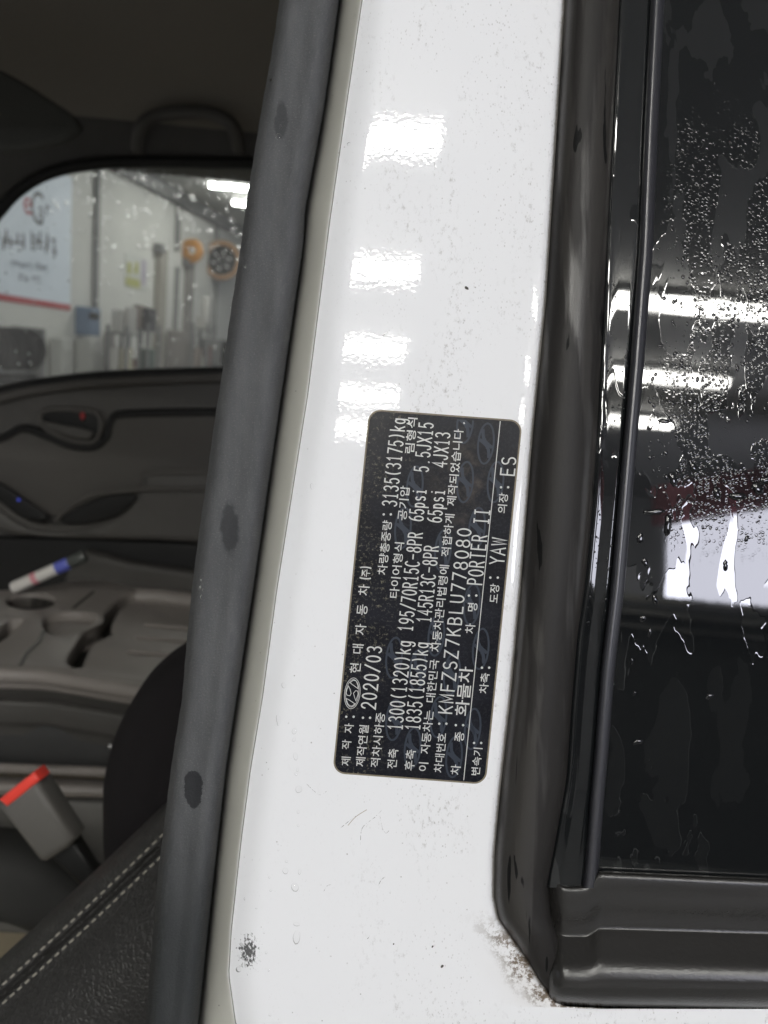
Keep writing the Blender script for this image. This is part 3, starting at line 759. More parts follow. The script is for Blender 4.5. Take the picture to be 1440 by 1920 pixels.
def arc(cx, cy, rx, ry, a0, a1, n=10):
    return [(cx + rx * math.cos(rad(a0 + (a1 - a0) * k / n)), cy + ry * math.sin(rad(a0 + (a1 - a0) * k / n))) for k in range(n + 1)]
G = {
 '0': [arc(.5, .5, .42, .5, 0, 360, 20)], '1': [[(.2, .80), (.5, 1), (.5, 0)], [(.22, 0), (.78, 0)]],
 '2': [arc(.5, .71, .40, .29, 175, -35) + [(.08, 0), (.93, 0)]], '3': [arc(.47, .755, .37, .245, 155, -85) + arc(.47, .255, .43, .255, 85, -155)],
 '4': [[(.68, 0), (.68, 1), (.06, .30), (.96, .30)]], '5': [[(.86, 1), (.24, 1), (.15, .53)] + arc(.48, .32, .42, .32, 130, -150)],
 '6': [arc(.5, .31, .42, .31, 0, 360, 18), [(.09, .36)] + arc(.72, .38, .62, .62, 170, 92, 6)], '7': [[(.08, 1), (.92, 1), (.38, 0)]],
 '8': [arc(.5, .755, .34, .245, 0, 360, 16), arc(.5, .26, .42, .26, 0, 360, 16)], '/': [[(.05, -.06), (.95, 1.06)]],
 '(': [arc(1.15, .5, .75, .68, 130, 230)], ')': [arc(-.15, .5, .75, .68, -50, 50)], '-': [[(.1, .5), (.9, .5)]], '.': [[(.45, 0), (.55, .06)]],
 'A': [[(.02, 0), (.5, 1), (.98, 0)], [(.2, .36), (.8, .36)]],
 'B': [[(.12, 0), (.12, 1), (.5, 1)] + arc(.5, .76, .34, .24, 90, -90, 8) + [(.14, .52)], [(.5, .52)] + arc(.5, .26, .4, .26, 90, -90, 8) + [(.12, 0)]],
 'C': [arc(.54, .5, .46, .5, 48, 312, 14)], 'E': [[(.88, 1), (.12, 1), (.12, 0), (.9, 0)], [(.12, .52), (.78, .52)]],
 'F': [[(.9, 1), (.14, 1), (.14, 0)], [(.14, .52), (.78, .52)]], 'I': [[(.5, 0), (.5, 1)], [(.2, 1), (.8, 1)], [(.2, 0), (.8, 0)]],
 'J': [[(.78, 1), (.78, .28)] + arc(.44, .28, .34, .28, 0, -170, 8)], 'K': [[(.12, 0), (.12, 1)], [(.92, 1), (.12, .38)], [(.38, .58), (.95, 0)]],
 'L': [[(.15, 1), (.15, 0), (.9, 0)]], 'M': [[(.06, 0), (.06, 1), (.5, .12), (.94, 1), (.94, 0)]], 'O': [arc(.5, .5, .45, .5, 0, 360, 20)],
 'P': [[(.12, 0), (.12, 1), (.52, 1)] + arc(.52, .74, .38, .26, 90, -90, 8) + [(.12, .48)]],
 'R': [[(.12, 0), (.12, 1), (.52, 1)] + arc(.52, .75, .36, .25, 90, -90, 8) + [(.12, .5)], [(.52, .5), (.94, 0)]],
 'S': [arc(.5, .75, .38, .25, 35, 250, 9) + arc(.5, .26, .42, .26, 75, -150, 10)], 'T': [[(.04, 1), (.96, 1)], [(.5, 1), (.5, 0)]],
 'U': [[(.1, 1), (.1, .34)] + arc(.5, .34, .4, .34, 180, 360, 10) + [(.9, 1)]], 'W': [[(.02, 1), (.25, 0), (.5, .9), (.75, 0), (.98, 1)]],
 'X': [[(.05, 0), (.95, 1)], [(.05, 1), (.95, 0)]], 'Y': [[(.03, 1), (.5, .48), (.97, 1)], [(.5, .48), (.5, 0)]], 'Z': [[(.08, 1), (.92, 1), (.06, 0), (.95, 0)]],
 'k': [[(.15, 0), (.15, 1)], [(.82, .68), (.15, .26)], [(.40, .42), (.88, 0)]],
 'g': [arc(.47, .36, .36, .33, 0, 360, 14), [(.83, .68), (.83, -.06)] + arc(.48, -.06, .35, .22, 0, -160, 7)],
 'p': [[(.15, .66), (.15, -.28)], arc(.5, .33, .35, .33, 0, 360, 14)], 's': [arc(.5, .50, .30, .17, 35, 250, 7) + arc(.5, .17, .34, .17, 75, -150, 8)],
 'i': [[(.3, .62), (.52, .62), (.52, 0)], [(.25, 0), (.8, 0)], [(.48, .88), (.56, .92)]],
}
G['9'] = [[(1 - x, 1 - y) for x, y in l] for l in G['6']]
def ribbon(pts, w, vs, fs):
    pts = [p for i, p in enumerate(pts) if i == 0 or (abs(p[0] - pts[i - 1][0]) + abs(p[1] - pts[i - 1][1])) > 1e-4]
    n = len(pts); closed = n > 3 and abs(pts[0][0] - pts[-1][0]) + abs(pts[0][1] - pts[-1][1]) < 1e-3
    k0 = len(vs)
    for i in range(n):
        a = Vector(pts[i - 1] if i else (pts[-2] if closed else pts[0])); b = Vector(pts[i]); c = Vector(pts[i + 1] if i < n - 1 else (pts[1] if closed else pts[-1]))
        d1 = (b - a) if (b - a).length > 1e-6 else (c - b); d2 = (c - b) if (c - b).length > 1e-6 else d1
        d1, d2 = d1.normalized(), d2.normalized(); t = d1 + d2
        t = t.normalized() if t.length > .2 else d1
        m = Vector((-t.y, t.x)); k = 1 / max(.45, abs(m.dot(Vector((-d1.y, d1.x)))))
        e = Vector((0, 0))
        if not closed and i == 0: e = -d2 * w * .3
        if not closed and i == n - 1: e = d1 * w * .3
        vs.append(b + e + m * w / 2 * k); vs.append(b + e - m * w / 2 * k)
    for i in range(n - 1): fs.append((k0 + 2 * i, k0 + 2 * i + 1, k0 + 2 * i + 3, k0 + 2 * i + 2))
HG = {}
def hangul(ch):
    if ch not in HG:
        cu = bpy.data.curves.new('h', 'FONT'); cu.body = ch; cu.size = 1; cu.resolution_u = 3; cu.offset = .008
        t = bpy.data.objects.new('h', cu); COL.objects.link(t)
        me = bpy.data.meshes.new_from_object(t.evaluated_get(bpy.context.evaluated_depsgraph_get()))
        HG[ch] = ([(v.co.x - .04, v.co.y + .08) for v in me.vertices], [tuple(p.vertices) for p in me.polygons])
        bpy.data.objects.remove(t); bpy.data.curves.remove(cu); bpy.data.meshes.remove(me)
    return HG[ch]
LINES = {}
TD = .0045
def cropAB(c, x, y): return (600 + x / 3.6, (740 if c == 'A' else 1100) + y / 3.6)
def text(line, txt, c, x, y, y1, H, w=2.5, fill=.76):
    """x,y = baseline start in enlarged label coordinates, y1 = where the run ends, H = glyph height there"""
    vs, fs = LINES.setdefault(line, ([], []))
    s, t = ST(*cropAB(c, x, y)); ln = (y - y1) / 3.6 / math.cos(rad(5.4)); H = H / 3.6
    wid = [.62 if ch == ' ' and any(ord(q) > 0x3000 for q in txt) else (.5 if ch == '.' and any(ord(q) > 0x3000 for q in txt) else 1) for ch in txt]
    cell = ln / sum(wid); s_ = s
    for ch, wd in zip(txt, wid):
        if ord(ch) > 0x3000:
            gv, gf = hangul(ch); k = len(vs)
            t_ = t + (s_ - s) * TD
            vs += [Vector((s_ + gx / .86 * cell * .93, t_ - gy / .905 * H)) for gx, gy in gv]; fs += [tuple(i + k for i in f) for f in gf]
        elif ch != ' ':
            for l in G[ch]:
                ribbon([(s_ + cell * ((1 - fill) / 2 + px * fill), t + (s_ - s) * TD - py * H) for px, py in l], w, vs, fs)
        s_ += cell * wd
def colon(line, c, xa, xb, y):
    vs, fs = LINES.setdefault(line, ([], []))
    for x in (xa, xb):
        s, t = ST(*cropAB(c, x, y)); k = len(vs)
        vs += [Vector((s + 2.3 * math.cos(a * math.pi / 4), t + 2.3 * math.sin(a * math.pi / 4))) for a in range(8)]; fs.append(tuple(range(k, k + 8)))
def syl(line, txt, c, pts, w, h):
    for ch, (x, y) in zip(txt, pts): text(line, ch, c, x + h / 2, y + w / 2, y - w / 2, h)
# line 1
syl(1, '제작자', 'B', [(172, 1175), (176, 1065), (192, 955)], 70, 62); colon(1, 'B', 177, 227, 878)
syl(1, '현대자동차', 'B', [(235, 547), (252, 418), (270, 288), (280, 155), (292, 22)], 78, 74); text(1, '주', 'A', 336, 1232, 1176, 60)
for yy, gch in ((1250, '('), (1176, ')')): text(1, gch, 'A', 338 if gch == '(' else 342, yy + 4, yy - 18, 68)
# line 2
text(2, '제작연월', 'B', 302, 1215, 925, 64); colon(2, 'B', 290, 338, 885); text(2, '2020/03', 'B', 371, 838, 396, 94, 2.8, .70)
# line 3
text(3, '적차시하중', 'B', 403, 1222, 846, 64); text(3.5, '차량총중량', 'A', 450, 1217, 845, 64); colon(3.5, 'A', 430, 478, 808)
text(3.5, '3135(3175)kg', 'A', 515, 762, 155, 96)
# line 4
text(4, '전축', 'B', 516, 1230, 1090, 66); text(4, '1300(1320)kg', 'B', 553, 975, 362, 96); text(4, '195/70R15C-8PR', 'B', 622, 308, -368, 94)
text(4, '타이어형식', 'A', 530, 1377, 985, 64); text(4, '공기압', 'A', 584, 850, 612, 64); text(4, '65psi', 'A', 694, 860, 636, 94); text(4, '5.5JX15', 'A', 730, 530, 186, 95)
text(4, '림형식', 'A', 634, 402, 142, 64)
# line 5
text(5, '후축', 'B', 634, 1242, 1095, 66); text(5, '1835(1855)kg', 'B', 671, 975, 372, 96); text(5, '145R13C-8PR', 'B', 746, 248, -278, 94)
text(5, '65psi', 'A', 818, 870, 640, 94); text(5, '4JX13', 'A', 853, 498, 252, 95)
# line 6
text(6, '이 자동차는 대한민국 자동차관리법령에 적합하게 제작되었습니다.', 'B', 726, 1250, -1106, 64)
# line 7
text(7, '차대번호', 'B', 830, 1256, 985, 64); colon(7, 'B', 805, 853, 925); text(7, 'KMFZSZ7KBLU778080', 'B', 888, 872, -402, 90, 2.7, .72)
# line 8
syl(8, '차종', 'B', [(912, 1235), (937, 1012)], 72, 66); colon(8, 'B', 917, 966, 935); text(8, '화물차', 'B', 1000, 873, 536, 92)
syl(8, '차명', 'B', [(1010, 282), (1026, 137)], 72, 66); colon(8, 'B', 1005, 1055, 60); text(8, 'PORTER II', 'A', 1092, 1295, 768, 98, 2.6, .72)
# line 9
text(9, '변속기', 'B', 1078, 1278, 1078, 60); colon(9, 'B', 1040, 1088, 1055); text(9.2, '차축', 'B', 1132, 722, 578, 60); colon(9.2, 'B', 1093, 1142, 547)
text(9.4, '도', 'B', 1202, 112, 46, 62); text(9.4, '장', 'A', 1207, 1340, 1274, 62); colon(9.4, 'A', 1150, 1200, 1235); text(9.4, 'YAW', 'A', 1240, 1156, 964, 96, 2.6)
text(9.6, '의장', 'A', 1258, 802, 660, 62); colon(9.6, 'A', 1222, 1270, 625); text(9.6, 'ES', 'A', 1309, 560, 415, 92, 2.7)
for k in sorted(LINES):
    vs, fs = LINES[k]
    mesh('printed_line', [L3(v.x, v.y, .00042) for v in vs], fs, PRINT, lab, smooth=False)
vs, fs = [], []
ribbon([ST(*cropAB('B', 970 + (1103 - 970) * t, 1305 - 1305 * t)) for t in frange(0, 1.855, 12)], 1.5, vs, fs)
mesh('rule_line', [L3(v.x, v.y, .00042) for v in vs], fs, PRINT, lab, smooth=False)
def E4(x, y): return ST(600 + x / 9, 1250 + y / 9)
vs, fs = [], []
sc_, tc_ = E4(545, 450)
for a, b, w in ((29, 14.5, 1.0), (26, 12.3, .9)):
    ribbon([(sc_ + a * math.cos(q), tc_ + b * math.sin(q)) for q in frange(0, 2 * math.pi, 33)], w, vs, fs)
EMB = [[(505, 270), (560, 228), (610, 240), (640, 310), (640, 370)], [(480, 325), (508, 385), (525, 450), (505, 492), (455, 480), (442, 440), (455, 380)],
       [(565, 450), (600, 405), (638, 412), (645, 460), (625, 520), (605, 578), (585, 520)], [(440, 535), (490, 560), (590, 628), (540, 668), (500, 660), (465, 620)]]
for l in EMB: ribbon([E4(*p) for p in l + l[:1]], 1.2, vs, fs)
mesh('emblem', [L3(v.x, v.y, .00042) for v in vs], fs, PRINT, lab, smooth=False)
# tone-on-tone emblems
gpos = [('B', 500, 900), ('B', 625, 1090), ('B', 500, 480), ('B', 660, 560), ('B', 800, 880), ('B', 905, 1150), ('B', 1030, 960), ('B', 1085, 420), ('B', 890, 590), ('B', 785, 330), ('B', 1025, 120),
        ('A', 1120, 330), ('A', 1185, 590), ('A', 980, 590), ('A', 830, 1050), ('A', 640, 620), ('A', 560, 900), ('A', 1060, 900), ('A', 980, 190)]
for c, x, y in gpos:
    s, t = ST(*cropAB(c, x, y)); vs, fs = [], []
    ribbon([(s + 38 * math.cos(q), t + 14.5 * math.sin(q)) for q in frange(0, 2 * math.pi, 29)], 3.6, vs, fs)
    for ln in ([(-25, 8), (-7, 4), (6, -11)], [(25, -8), (7, -4), (-6, 11)]):
        ribbon([(s + p, t + q) for p, q in sp2(ln, 5)], 6.0, vs, fs)
    ribbon([(s - 8, t + 3), (s + 8, t - 3)], 5.0, vs, fs)
    lim = [v for v in vs if not (4 < v.x < SL - 4 and 4 < v.y < TLEN - 4)]
    vs = [Vector((min(max(v.x, 4), SL - 4), min(max(v.y, 4), TLEN - 4))) for v in vs]
    mesh('ghost_emblem', [L3(v.x, v.y, .00036) for v in vs], fs, GHOST, lab, smooth=False)

# ---- water drops on paint and rubber, hair scratches
def surf(u, v):
    cs = c_paint(v)
    for (a, d), (b, e) in zip(cs, cs[1:]):
        if a <= u <= b and b > a: return d + (e - d) * (u - a) / (b - a)
    return face(u, v)
def sealsurf(u, v):
    cs = c_seal(v)
    for (a, d), (b, e) in zip(cs, cs[1:]):
        if a <= u <= b and b > a: return d + (e - d) * (u - a) / (b - a)
    return .264
def dome(vs, fs, u, v, ru, rv, h, dfn, n=10, irr=.12):
    k = len(vs); ph = random.uniform(0, 6); prof = ((1.0, -.05), (.93, .35), (.72, .70), (.40, .93), (0, 1.0))
    wob = [1 + irr * math.sin(2 * math.pi * j / n * 2 + ph) + random.uniform(-irr, irr) * .5 for j in range(n)]
    for q, z in prof[:-1]:
        for j in range(n):
            a = 2 * math.pi * j / n; uu, vv = u + ru * q * wob[j] * math.cos(a), v + rv * q * wob[j] * math.sin(a)
            vs.append(P(uu, vv, dfn(uu, vv) - h * .000184 * z))
    vs.append(P(u, v, dfn(u, v) - h * .000184))
    for i in range(3):
        fs += [(k + i * n + j, k + i * n + (j + 1) % n, k + (i + 1) * n + (j + 1) % n, k + (i + 1) * n + j) for j in range(n)]
    fs += [(k + 3 * n + j, k + 3 * n + (j + 1) % n, k + 4 * n) for j in range(n)]
vs, fs = [], []
for u, v, a, b in ((560, 1480, 6, 8), (555, 1451, 3, 4), (559, 1522, 3, 4), (559, 1548, 2.5, 3), (535, 1633, 5, 7), (562, 1634, 3, 6), (553, 1664, 8, 8), (556, 1758, 8, 13), (556, 1733, 6, 4), (447, 1818, 5, 6), (521, 1582, 2, 2.5), (522, 1594, 2, 2), (537, 1615, 3, 3),
                   (505, 1645, 2.5, 2.5), (508, 1669, 2.5, 3), (459, 1685, 2, 3), (481, 1703, 2, 2), (495, 1749, 2, 2), (504, 1819, 2, 2.5), (499, 1786, 2.5, 3), (430, 1795, 3, 6), (435, 1729, 3, 4), (450, 1636, 2.5, 3.5), (506, 1903, 2.5, 3), (430, 1853, 2.5, 5),
                   (585, 912, 4, 6), (548, 948, 2.5, 4), (546, 966, 2.5, 4), (532, 1000, 2.5, 4), (517, 1084, 4, 6), (489, 1291, 3.5, 7), (481, 1351, 3, 8), (532, 1285, 4, 6), (522, 1350, 4, 12), (552, 1371, 5, 6), (551, 1387, 3.5, 4), (554, 1418, 5, 7), (558, 1443, 3, 4),
                   (505, 1160, 3, 4), (510, 1140, 2.5, 3), (487, 1240, 2.5, 4), (476, 1265, 2.5, 4), (470, 1305, 2.5, 4), (658, 65, 2.5, 4), (653, 112, 2.5, 5), (647, 160, 2, 3), (654, 270, 3.5, 4), (628, 330, 2, 3), (590, 540, 2.5, 5), (581, 600, 2, 4)):
    if u > crease(v) + 14: dome(vs, fs, u, v, a, b, min(a, b) * .55, surf)
mesh('paint_drops', vs, fs, WATER, truck, kind='stuff')
vs, fs = [], []
for u, v, a, b in ((523, 258, 7, 9), (527, 240, 3, 7), (530, 232, 2.5, 4), (377, 1088, 2.5, 3), (376, 1101, 3, 4), (382, 1106, 3, 3.5), (379, 1119, 4, 5), (418, 1062, 3, 5), (417, 1144, 2.5, 4), (425, 1046, 3, 3), (508, 150, 2, 3), (460, 500, 2, 2.5)):
    dome(vs, fs, u, v, a, b, min(a, b) * .6, sealsurf)
mesh('rubber_drops', vs, fs, WATER, truck, kind='stuff')
# scratches and smears: ribbons of dirt lying on the paint
def scratch(pts, w, mat=MARK):
    vs, fs = [], []; ribbon(sp2(pts, 6), w, vs, fs)
    mesh('scratch', [P(v.x, v.y, surf(v.x, v.y) - .00004) for v in vs], fs, mat, truck, smooth=False)
K5 = lambda x, y: (600 + x / 3.4286, 1460 + y / 3.4286)
scratch([K5(395, 205), K5(350, 250), K5(285, 300), K5(264, 345), K5(260, 430)], .8)
scratch([K5(385, 240), K5(395, 290), K5(405, 330), K5(425, 350), K5(443, 335)], .6)
scratch([K5(135, 315), K5(190, 270), K5(240, 235)], .8); scratch([K5(180, 300), K5(230, 245), K5(300, 200)], 1.2, plain('rusty_smear', (.38, .33, .28), .8))
scratch([K5(20, 735), K5(45, 690), K5(80, 680)], .7); scratch([K5(375, 685), K5(395, 650), K5(420, 630)], 1.0); scratch([K5(305, 1030), K5(320, 1010)], .9)
scratch([(802, 205), (806, 235), (812, 265), (815, 318)], .7); scratch([(710, 638), (722, 626), (737, 614)], .8); scratch([(575, 1470), (598, 1490), (612, 1484)], .5)
vs, fs = [], []; dome(vs, fs, 829, 1812, 3, 2.6, .6, surf, irr=.3); dome(vs, fs, 811, 1775, 2.5, 1.8, .5, surf, irr=.4); dome(vs, fs, 738, 1770, 1.6, 1.6, .4, surf); dome(vs, fs, 875, 540, 3.2, 3.6, .4, surf, irr=.4)
mesh('dirt_specks', vs, fs, plain('dirt_speck', (.06, .055, .05), .9), truck, kind='stuff')

# ---- beads standing on the glass (large ones as geometry)
rb = random.Random(11); vs, fs = [], []
gz = lambda u, v: .2672
for _ in range(1300):
    u, v = rb.uniform(1215, 1600), rb.betavariate(2.0, 2.2) * 620 + 350
    if u < x_rg(v) + 22: continue
    cl = math.sin(u * .021 + 1.3 * math.sin(v * .008)) + .6 * math.sin(v * .017 + u * .012)
    if cl < -.1 and rb.random() < .85: continue
    a = 1.2 + 3.0 * rb.random() ** 3
    dome(vs, fs, u, v, a, a * rb.uniform(1, 1.5), a * .32, gz, n=9, irr=.12)
for u, v, a, b in ((1245, 790, 9, 6), (1225, 960, 16, 7), (1262, 898, 9, 12), (1300, 875, 7, 10), (1382, 930, 14, 8), (1345, 925, 8, 10), (1420, 915, 12, 10), (1252, 985, 9, 16), (1200, 1010, 5, 14), (1210, 1055, 6, 9), (1228, 1124, 6, 8), (1205, 1160, 5, 8), (1185, 1240, 3, 5),
                   (1218, 1186, 5, 7), (1190, 1300, 3, 4), (1195, 1392, 9, 6), (1330, 1306, 8, 5), (1400, 1010, 5, 5), (1360, 1060, 6, 8), (1436, 900, 10, 10)):
    dome(vs, fs, u, v, a, b, min(a, b) * .3, gz, n=16, irr=.3)
mesh('glass_drops', vs, fs, BEAD, truck, kind='stuff')
vs, fs = [], []
gf = lambda u, v: .2655
for _ in range(420):
    v = rb.uniform(520, 1180); a_, b_ = x_in(v) + 10, x_rg(v) - 18; u = rb.uniform(a_, b_)
    e = min(u - a_, b_ - u) / (b_ - a_)
    if rb.random() < e * 2.2: continue
    a = .9 + 1.6 * rb.random() ** 3
    dome(vs, fs, u, v, a, a * rb.uniform(1, 1.4), a * .5, gf, n=7)
mesh('border_drops', vs, fs, BEAD, truck, kind='stuff')

# ================================================================== CAB INTERIOR
YD = 1.60
# headliner and shell
prof = [(1.70, 1.84), (1.655, 1.875), (1.62, 1.90), (1.56, 1.95), (1.46, 1.99), (1.25, 2.02), (.9, 2.03), (.55, 2.01), (.40, 1.97), (.34, 1.90), (.325, 1.84)]
pr = spl([(0, a, b) for a, b in prof], 4)
grid('headliner', [[Vector((x, p.y, p.z)) for p in pr] for x in frange(-1.25, .75, 14)], LINER, truck)
grid('roof_skin', [[Vector((x, p.y, p.z + .04)) for p in pr] for x in (-1.25, .75)], PAINT, truck, {'px': [[(2, 2)] * len(pr)] * 2, 'edge': [[(9, 9)] * len(pr)] * 2})
box('cab_rear_wall', (.62, .34, .60), (.66, 1.72, 2.0), LINER, truck)
box('cab_floor', (-1.3, .33, .58), (.62, 1.72, .62), BEIGE, truck)
# pillar inner trim behind the painted face keeps light out of the cab
grid('pillar_trim', [[P(seal_L(v) + 6, v, .302), P(1100, v, .330), P(1800, v, .340)] for v in frange(-700, 2500, 8)], LINER, truck)
# far door
win_top = sp2([(-90, 640), (-78, 530), (-45, 455), (0, 395), (35, 358), (85, 328), (150, 311), (250, 303), (470, 306), (640, 312), (720, 330)], 6)
win_bot = sp2([(730, 690), (420, 697), (250, 703), (150, 710), (60, 722), (0, 735), (-60, 750), (-92, 720)], 6)
door = plate_y('far_door', [[(-520, 60), (1200, 60), (1200, 1500), (-520, 1500)], win_top + win_bot], YD + .03, .05, .008, PANEL, truck)
L = [PY(u, v, YD) for u, v in win_top + win_bot + win_top[:1]]
tube('window_rubber', L, .012, DARK, door, n=8)
mesh('window_pane', [PY(u, v, YD + .05) for u, v in ((-200, 200), (900, 200), (900, 900), (-200, 900))], [(0, 1, 2, 3)], PANE, door, smooth=False)
# rain drops on the far pane
vs, fs = [], []
rd = random.Random(5)
for _ in range(900):
    u, v = rd.uniform(-60, 480), 300 + rd.random() ** 2.0 * 395
    if v > 470 and rd.random() < .6: continue
    if u + (v - 300) * 1.0 < 190 and rd.random() < .75: continue
    a = rd.uniform(.9, 2.2) + 2.0 * rd.random() ** 4; y = YD + .053; k = len(vs); c0 = PY(u, v, y); r = a * y / F
    for q, h in ((1, 0), (.7, .45), (0, .6)):
        vs += [c0 + Vector((math.cos(j * math.pi / 3) * r * q, h * r, math.sin(j * math.pi / 3) * r * q * 1.2)) for j in range(6)]
    for i in range(2): fs += [(k + i * 6 + j, k + i * 6 + (j + 1) % 6, k + (i + 1) * 6 + (j + 1) % 6, k + (i + 1) * 6 + j) for j in range(6)]
DROPM = NT('pane_drop'); DROPM.b.inputs['Transmission Weight'].default_value = 1; DROPM.b.inputs['IOR'].default_value = 1.33; DROPM.b.inputs['Roughness'].default_value = .02
mesh('pane_drops', vs, fs, DROPM.m, door, kind='stuff')
# sill cap, upper pad, insert, groove
sill = [PY(u, v + 9, YD - .004) for u, v in sp2([(700, 692), (420, 699), (250, 705), (150, 712), (60, 724), (0, 738), (-90, 756)], 5)]
tube('sill_cap', sill, .011, PANEL2, door, n=8)
groove = sp2([(-90, 838), (0, 824), (45, 804), (90, 818), (135, 836), (178, 838), (203, 818), (211, 790), (240, 777), (420, 774), (620, 774)], 5)
tube('groove', [PY(u, v, YD - .002) for u, v in groove], .0105, DARK, door, n=8)
ins = groove + [(620, 905), (285, 884), (262, 925), (205, 960), (110, 968), (60, 955), (0, 905), (-90, 860)]
plate_y('fabric_insert', [ins], YD, .018, .006, PANEL2, door)
hb = sp2([(76, 782), (92, 768), (150, 768), (182, 775), (190, 800), (176, 828), (135, 826), (90, 806)], 5, True)
tube('handle_bezel', [PY(u, v, YD - .006) for u, v in hb + hb[:1]], .006, PANEL2, door, n=8)
plate_y('handle_cup', [hb], YD - .001, .012, .002, DARK, door)
plate_y('door_handle', [sp2([(78, 790), (120, 796), (165, 806), (178, 814), (160, 824), (110, 812)], 4, True)], YD - .012, .014, .005, PANEL, door)
plate_y('lock_mark', [ell(155, 780, 4, 7)], YD - .010, .006, .001, plain('dim_red', (.35, .03, .03), .5), door)
arm = sp2([(-90, 880), (-30, 905), (0, 945), (60, 984), (140, 990), (215, 970), (255, 935), (272, 900), (282, 886), (420, 884), (640, 884)], 5)
tube('armrest_edge', [PY(u, v, YD - .03) for u, v in arm], .007, PANEL2, door, n=8)
plate_y('armrest', [arm + [(640, 1030), (300, 1010), (140, 1006), (40, 1000), (-90, 960)]], YD - .02, .05, .012, PANEL, door)
plate_y('armrest_pocket', [sp2([(112, 975), (150, 950), (200, 930), (250, 928), (255, 938), (225, 965), (160, 982)], 5, True)], YD - .046, .012, .003, DARK, door)
plate_y('switch_scoop', [sp2([(-70, 880), (0, 905), (45, 935), (88, 965), (80, 975), (40, 968), (0, 938), (-70, 905)], 5, True)], YD - .047, .012, .003, DARK, door)
tube('pull_strap', [PY(u, v, YD - .055) for u, v in sp2([(105, 976), (130, 950), (172, 929), (225, 921), (280, 917), (420, 917), (620, 917)], 5)], .005, PANEL2, door, n=8)
bl = NT('blue_lamp'); bl.b.inputs['Base Color'].default_value = col(.02, .04, .5); bl.b.inputs['Emission Color'].default_value = col(.05, .1, 1); bl.b.inputs['Emission Strength'].default_value = .12
tube('switch_lamp', [PY(35, 937, YD - .056), PY(35, 937, YD - .062)], .0032, bl.m, door, n=10)
plate_y('lower_panel', [[(-200, 1002), (140, 1008), (300, 1014), (700, 1036), (700, 1350), (-200, 1350)]], YD - .012, .03, .006, DARK, door)
plate_y('map_pocket', [sp2([(140, 1048), (250, 1052), (420, 1075), (700, 1090), (700, 1300), (140, 1300)], 3, True)], YD - .05, .04, .012, TRAYD, door)
# grab handle and sun visor
gh = [PY(u, v, 1.545 + (.03 if i in (0, 6) else 0)) for i, (u, v) in enumerate(((258, 282), (264, 240), (290, 218), (350, 210), (405, 216), (438, 240), (448, 282)))]
tube('grab_handle', spl(gh, 5), .013, PANEL, truck, n=10)
plate_px('sun_visor', [sp2([(-200, 40), (0, 132), (90, 185), (148, 226), (150, 250), (110, 272), (0, 288), (-200, 300)], 5, True)], 1.15, .02, .008, plain('visor_vinyl', (.072, .072, .066), .8, spec=.2), truck)

# ---- folded centre seat / console tray
ZT = 1.10
back = sp2([(640, 1150), (520, 1136), (360, 1116), (250, 1100), (200, 1089), (140, 1088), (90, 1097), (40, 1104), (-150, 1108), (-420, 1112)], 4)
front = sp2([(-420, 1232), (0, 1250), (100, 1256), (290, 1286), (640, 1330)], 4)
cup = ell(58, 1126, 46, 15, 28); slot = sp2([(-40, 1200), (0, 1174), (18, 1161), (44, 1162), (32, 1174), (8, 1195), (-40, 1224)], 4, True)
chan = sp2([(252, 1113), (222, 1124), (198, 1148), (186, 1166), (160, 1182), (140, 1210), (126, 1240), (150, 1250), (164, 1222), (178, 1204), (208, 1188), (208, 1172), (218, 1150), (236, 1134), (262, 1126)], 4, True)
dish = sp2([(84, 1158), (120, 1148), (165, 1150), (188, 1163), (160, 1180), (110, 1190), (86, 1180)], 5, True)
con = plate_z('console', [back + front, cup, slot, chan, dish], ZT - .015, .03, .005, TRAY, truck)
plate_z('console_well', [back + front], ZT - .06, .03, .004, TRAYD, con, map_z=ZT)
cw = [PZ(u, v, ZT) for u, v in cup + cup[:1]]
grid('cup_well', [[p + Vector((0, 0, -.008)), p + Vector((0, 0, -.043))] for p in cw], DARK, con)  # shade of the cup hole put into black walls and floor
plate_z('cup_floor', [cup], ZT - .040, .006, .001, DARK, con, map_z=ZT)
plate_z('dish_floor', [dish], ZT - .02, .014, .002, TRAY, con, map_z=ZT)
tube('console_rail', [PZ(u, v, ZT + .006) for u, v in ((255, 1119), (300, 1120), (365, 1129), (470, 1142))], .014, TRAY, con, n=10)
for (ua, ub, v) in ((270, 420, 1172), (255, 420, 1195), (240, 420, 1222)):
    tube('rib', [PZ(ua, v, ZT + .001), PZ(ub, v + 14, ZT + .001)], .0035, TRAY, con, n=6)
tube('seam', [PZ(u, v, ZT + .0002) for u, v in ((175, 1110), (150, 1130), (135, 1142))], .0025, TRAYD, con, n=6)
tube('seam', [PZ(u, v, ZT + .0002) for u, v in ((82, 1185), (72, 1205), (50, 1225), (38, 1248))], .0025, TRAYD, con, n=6)
fp = [PZ(u, v, ZT) for u, v in front]
tube('front_edge', [p + Vector((0, -.004, -.008)) for p in fp], .010, TRAY, con, n=10)
grid('front_skirt', [[p + Vector((0, .004, -.012)), p + Vector((0, .010, -.045)), p + Vector((0, .020, -.052)), p + Vector((0, .022, -.10))] for p in fp], TRAYD, con)
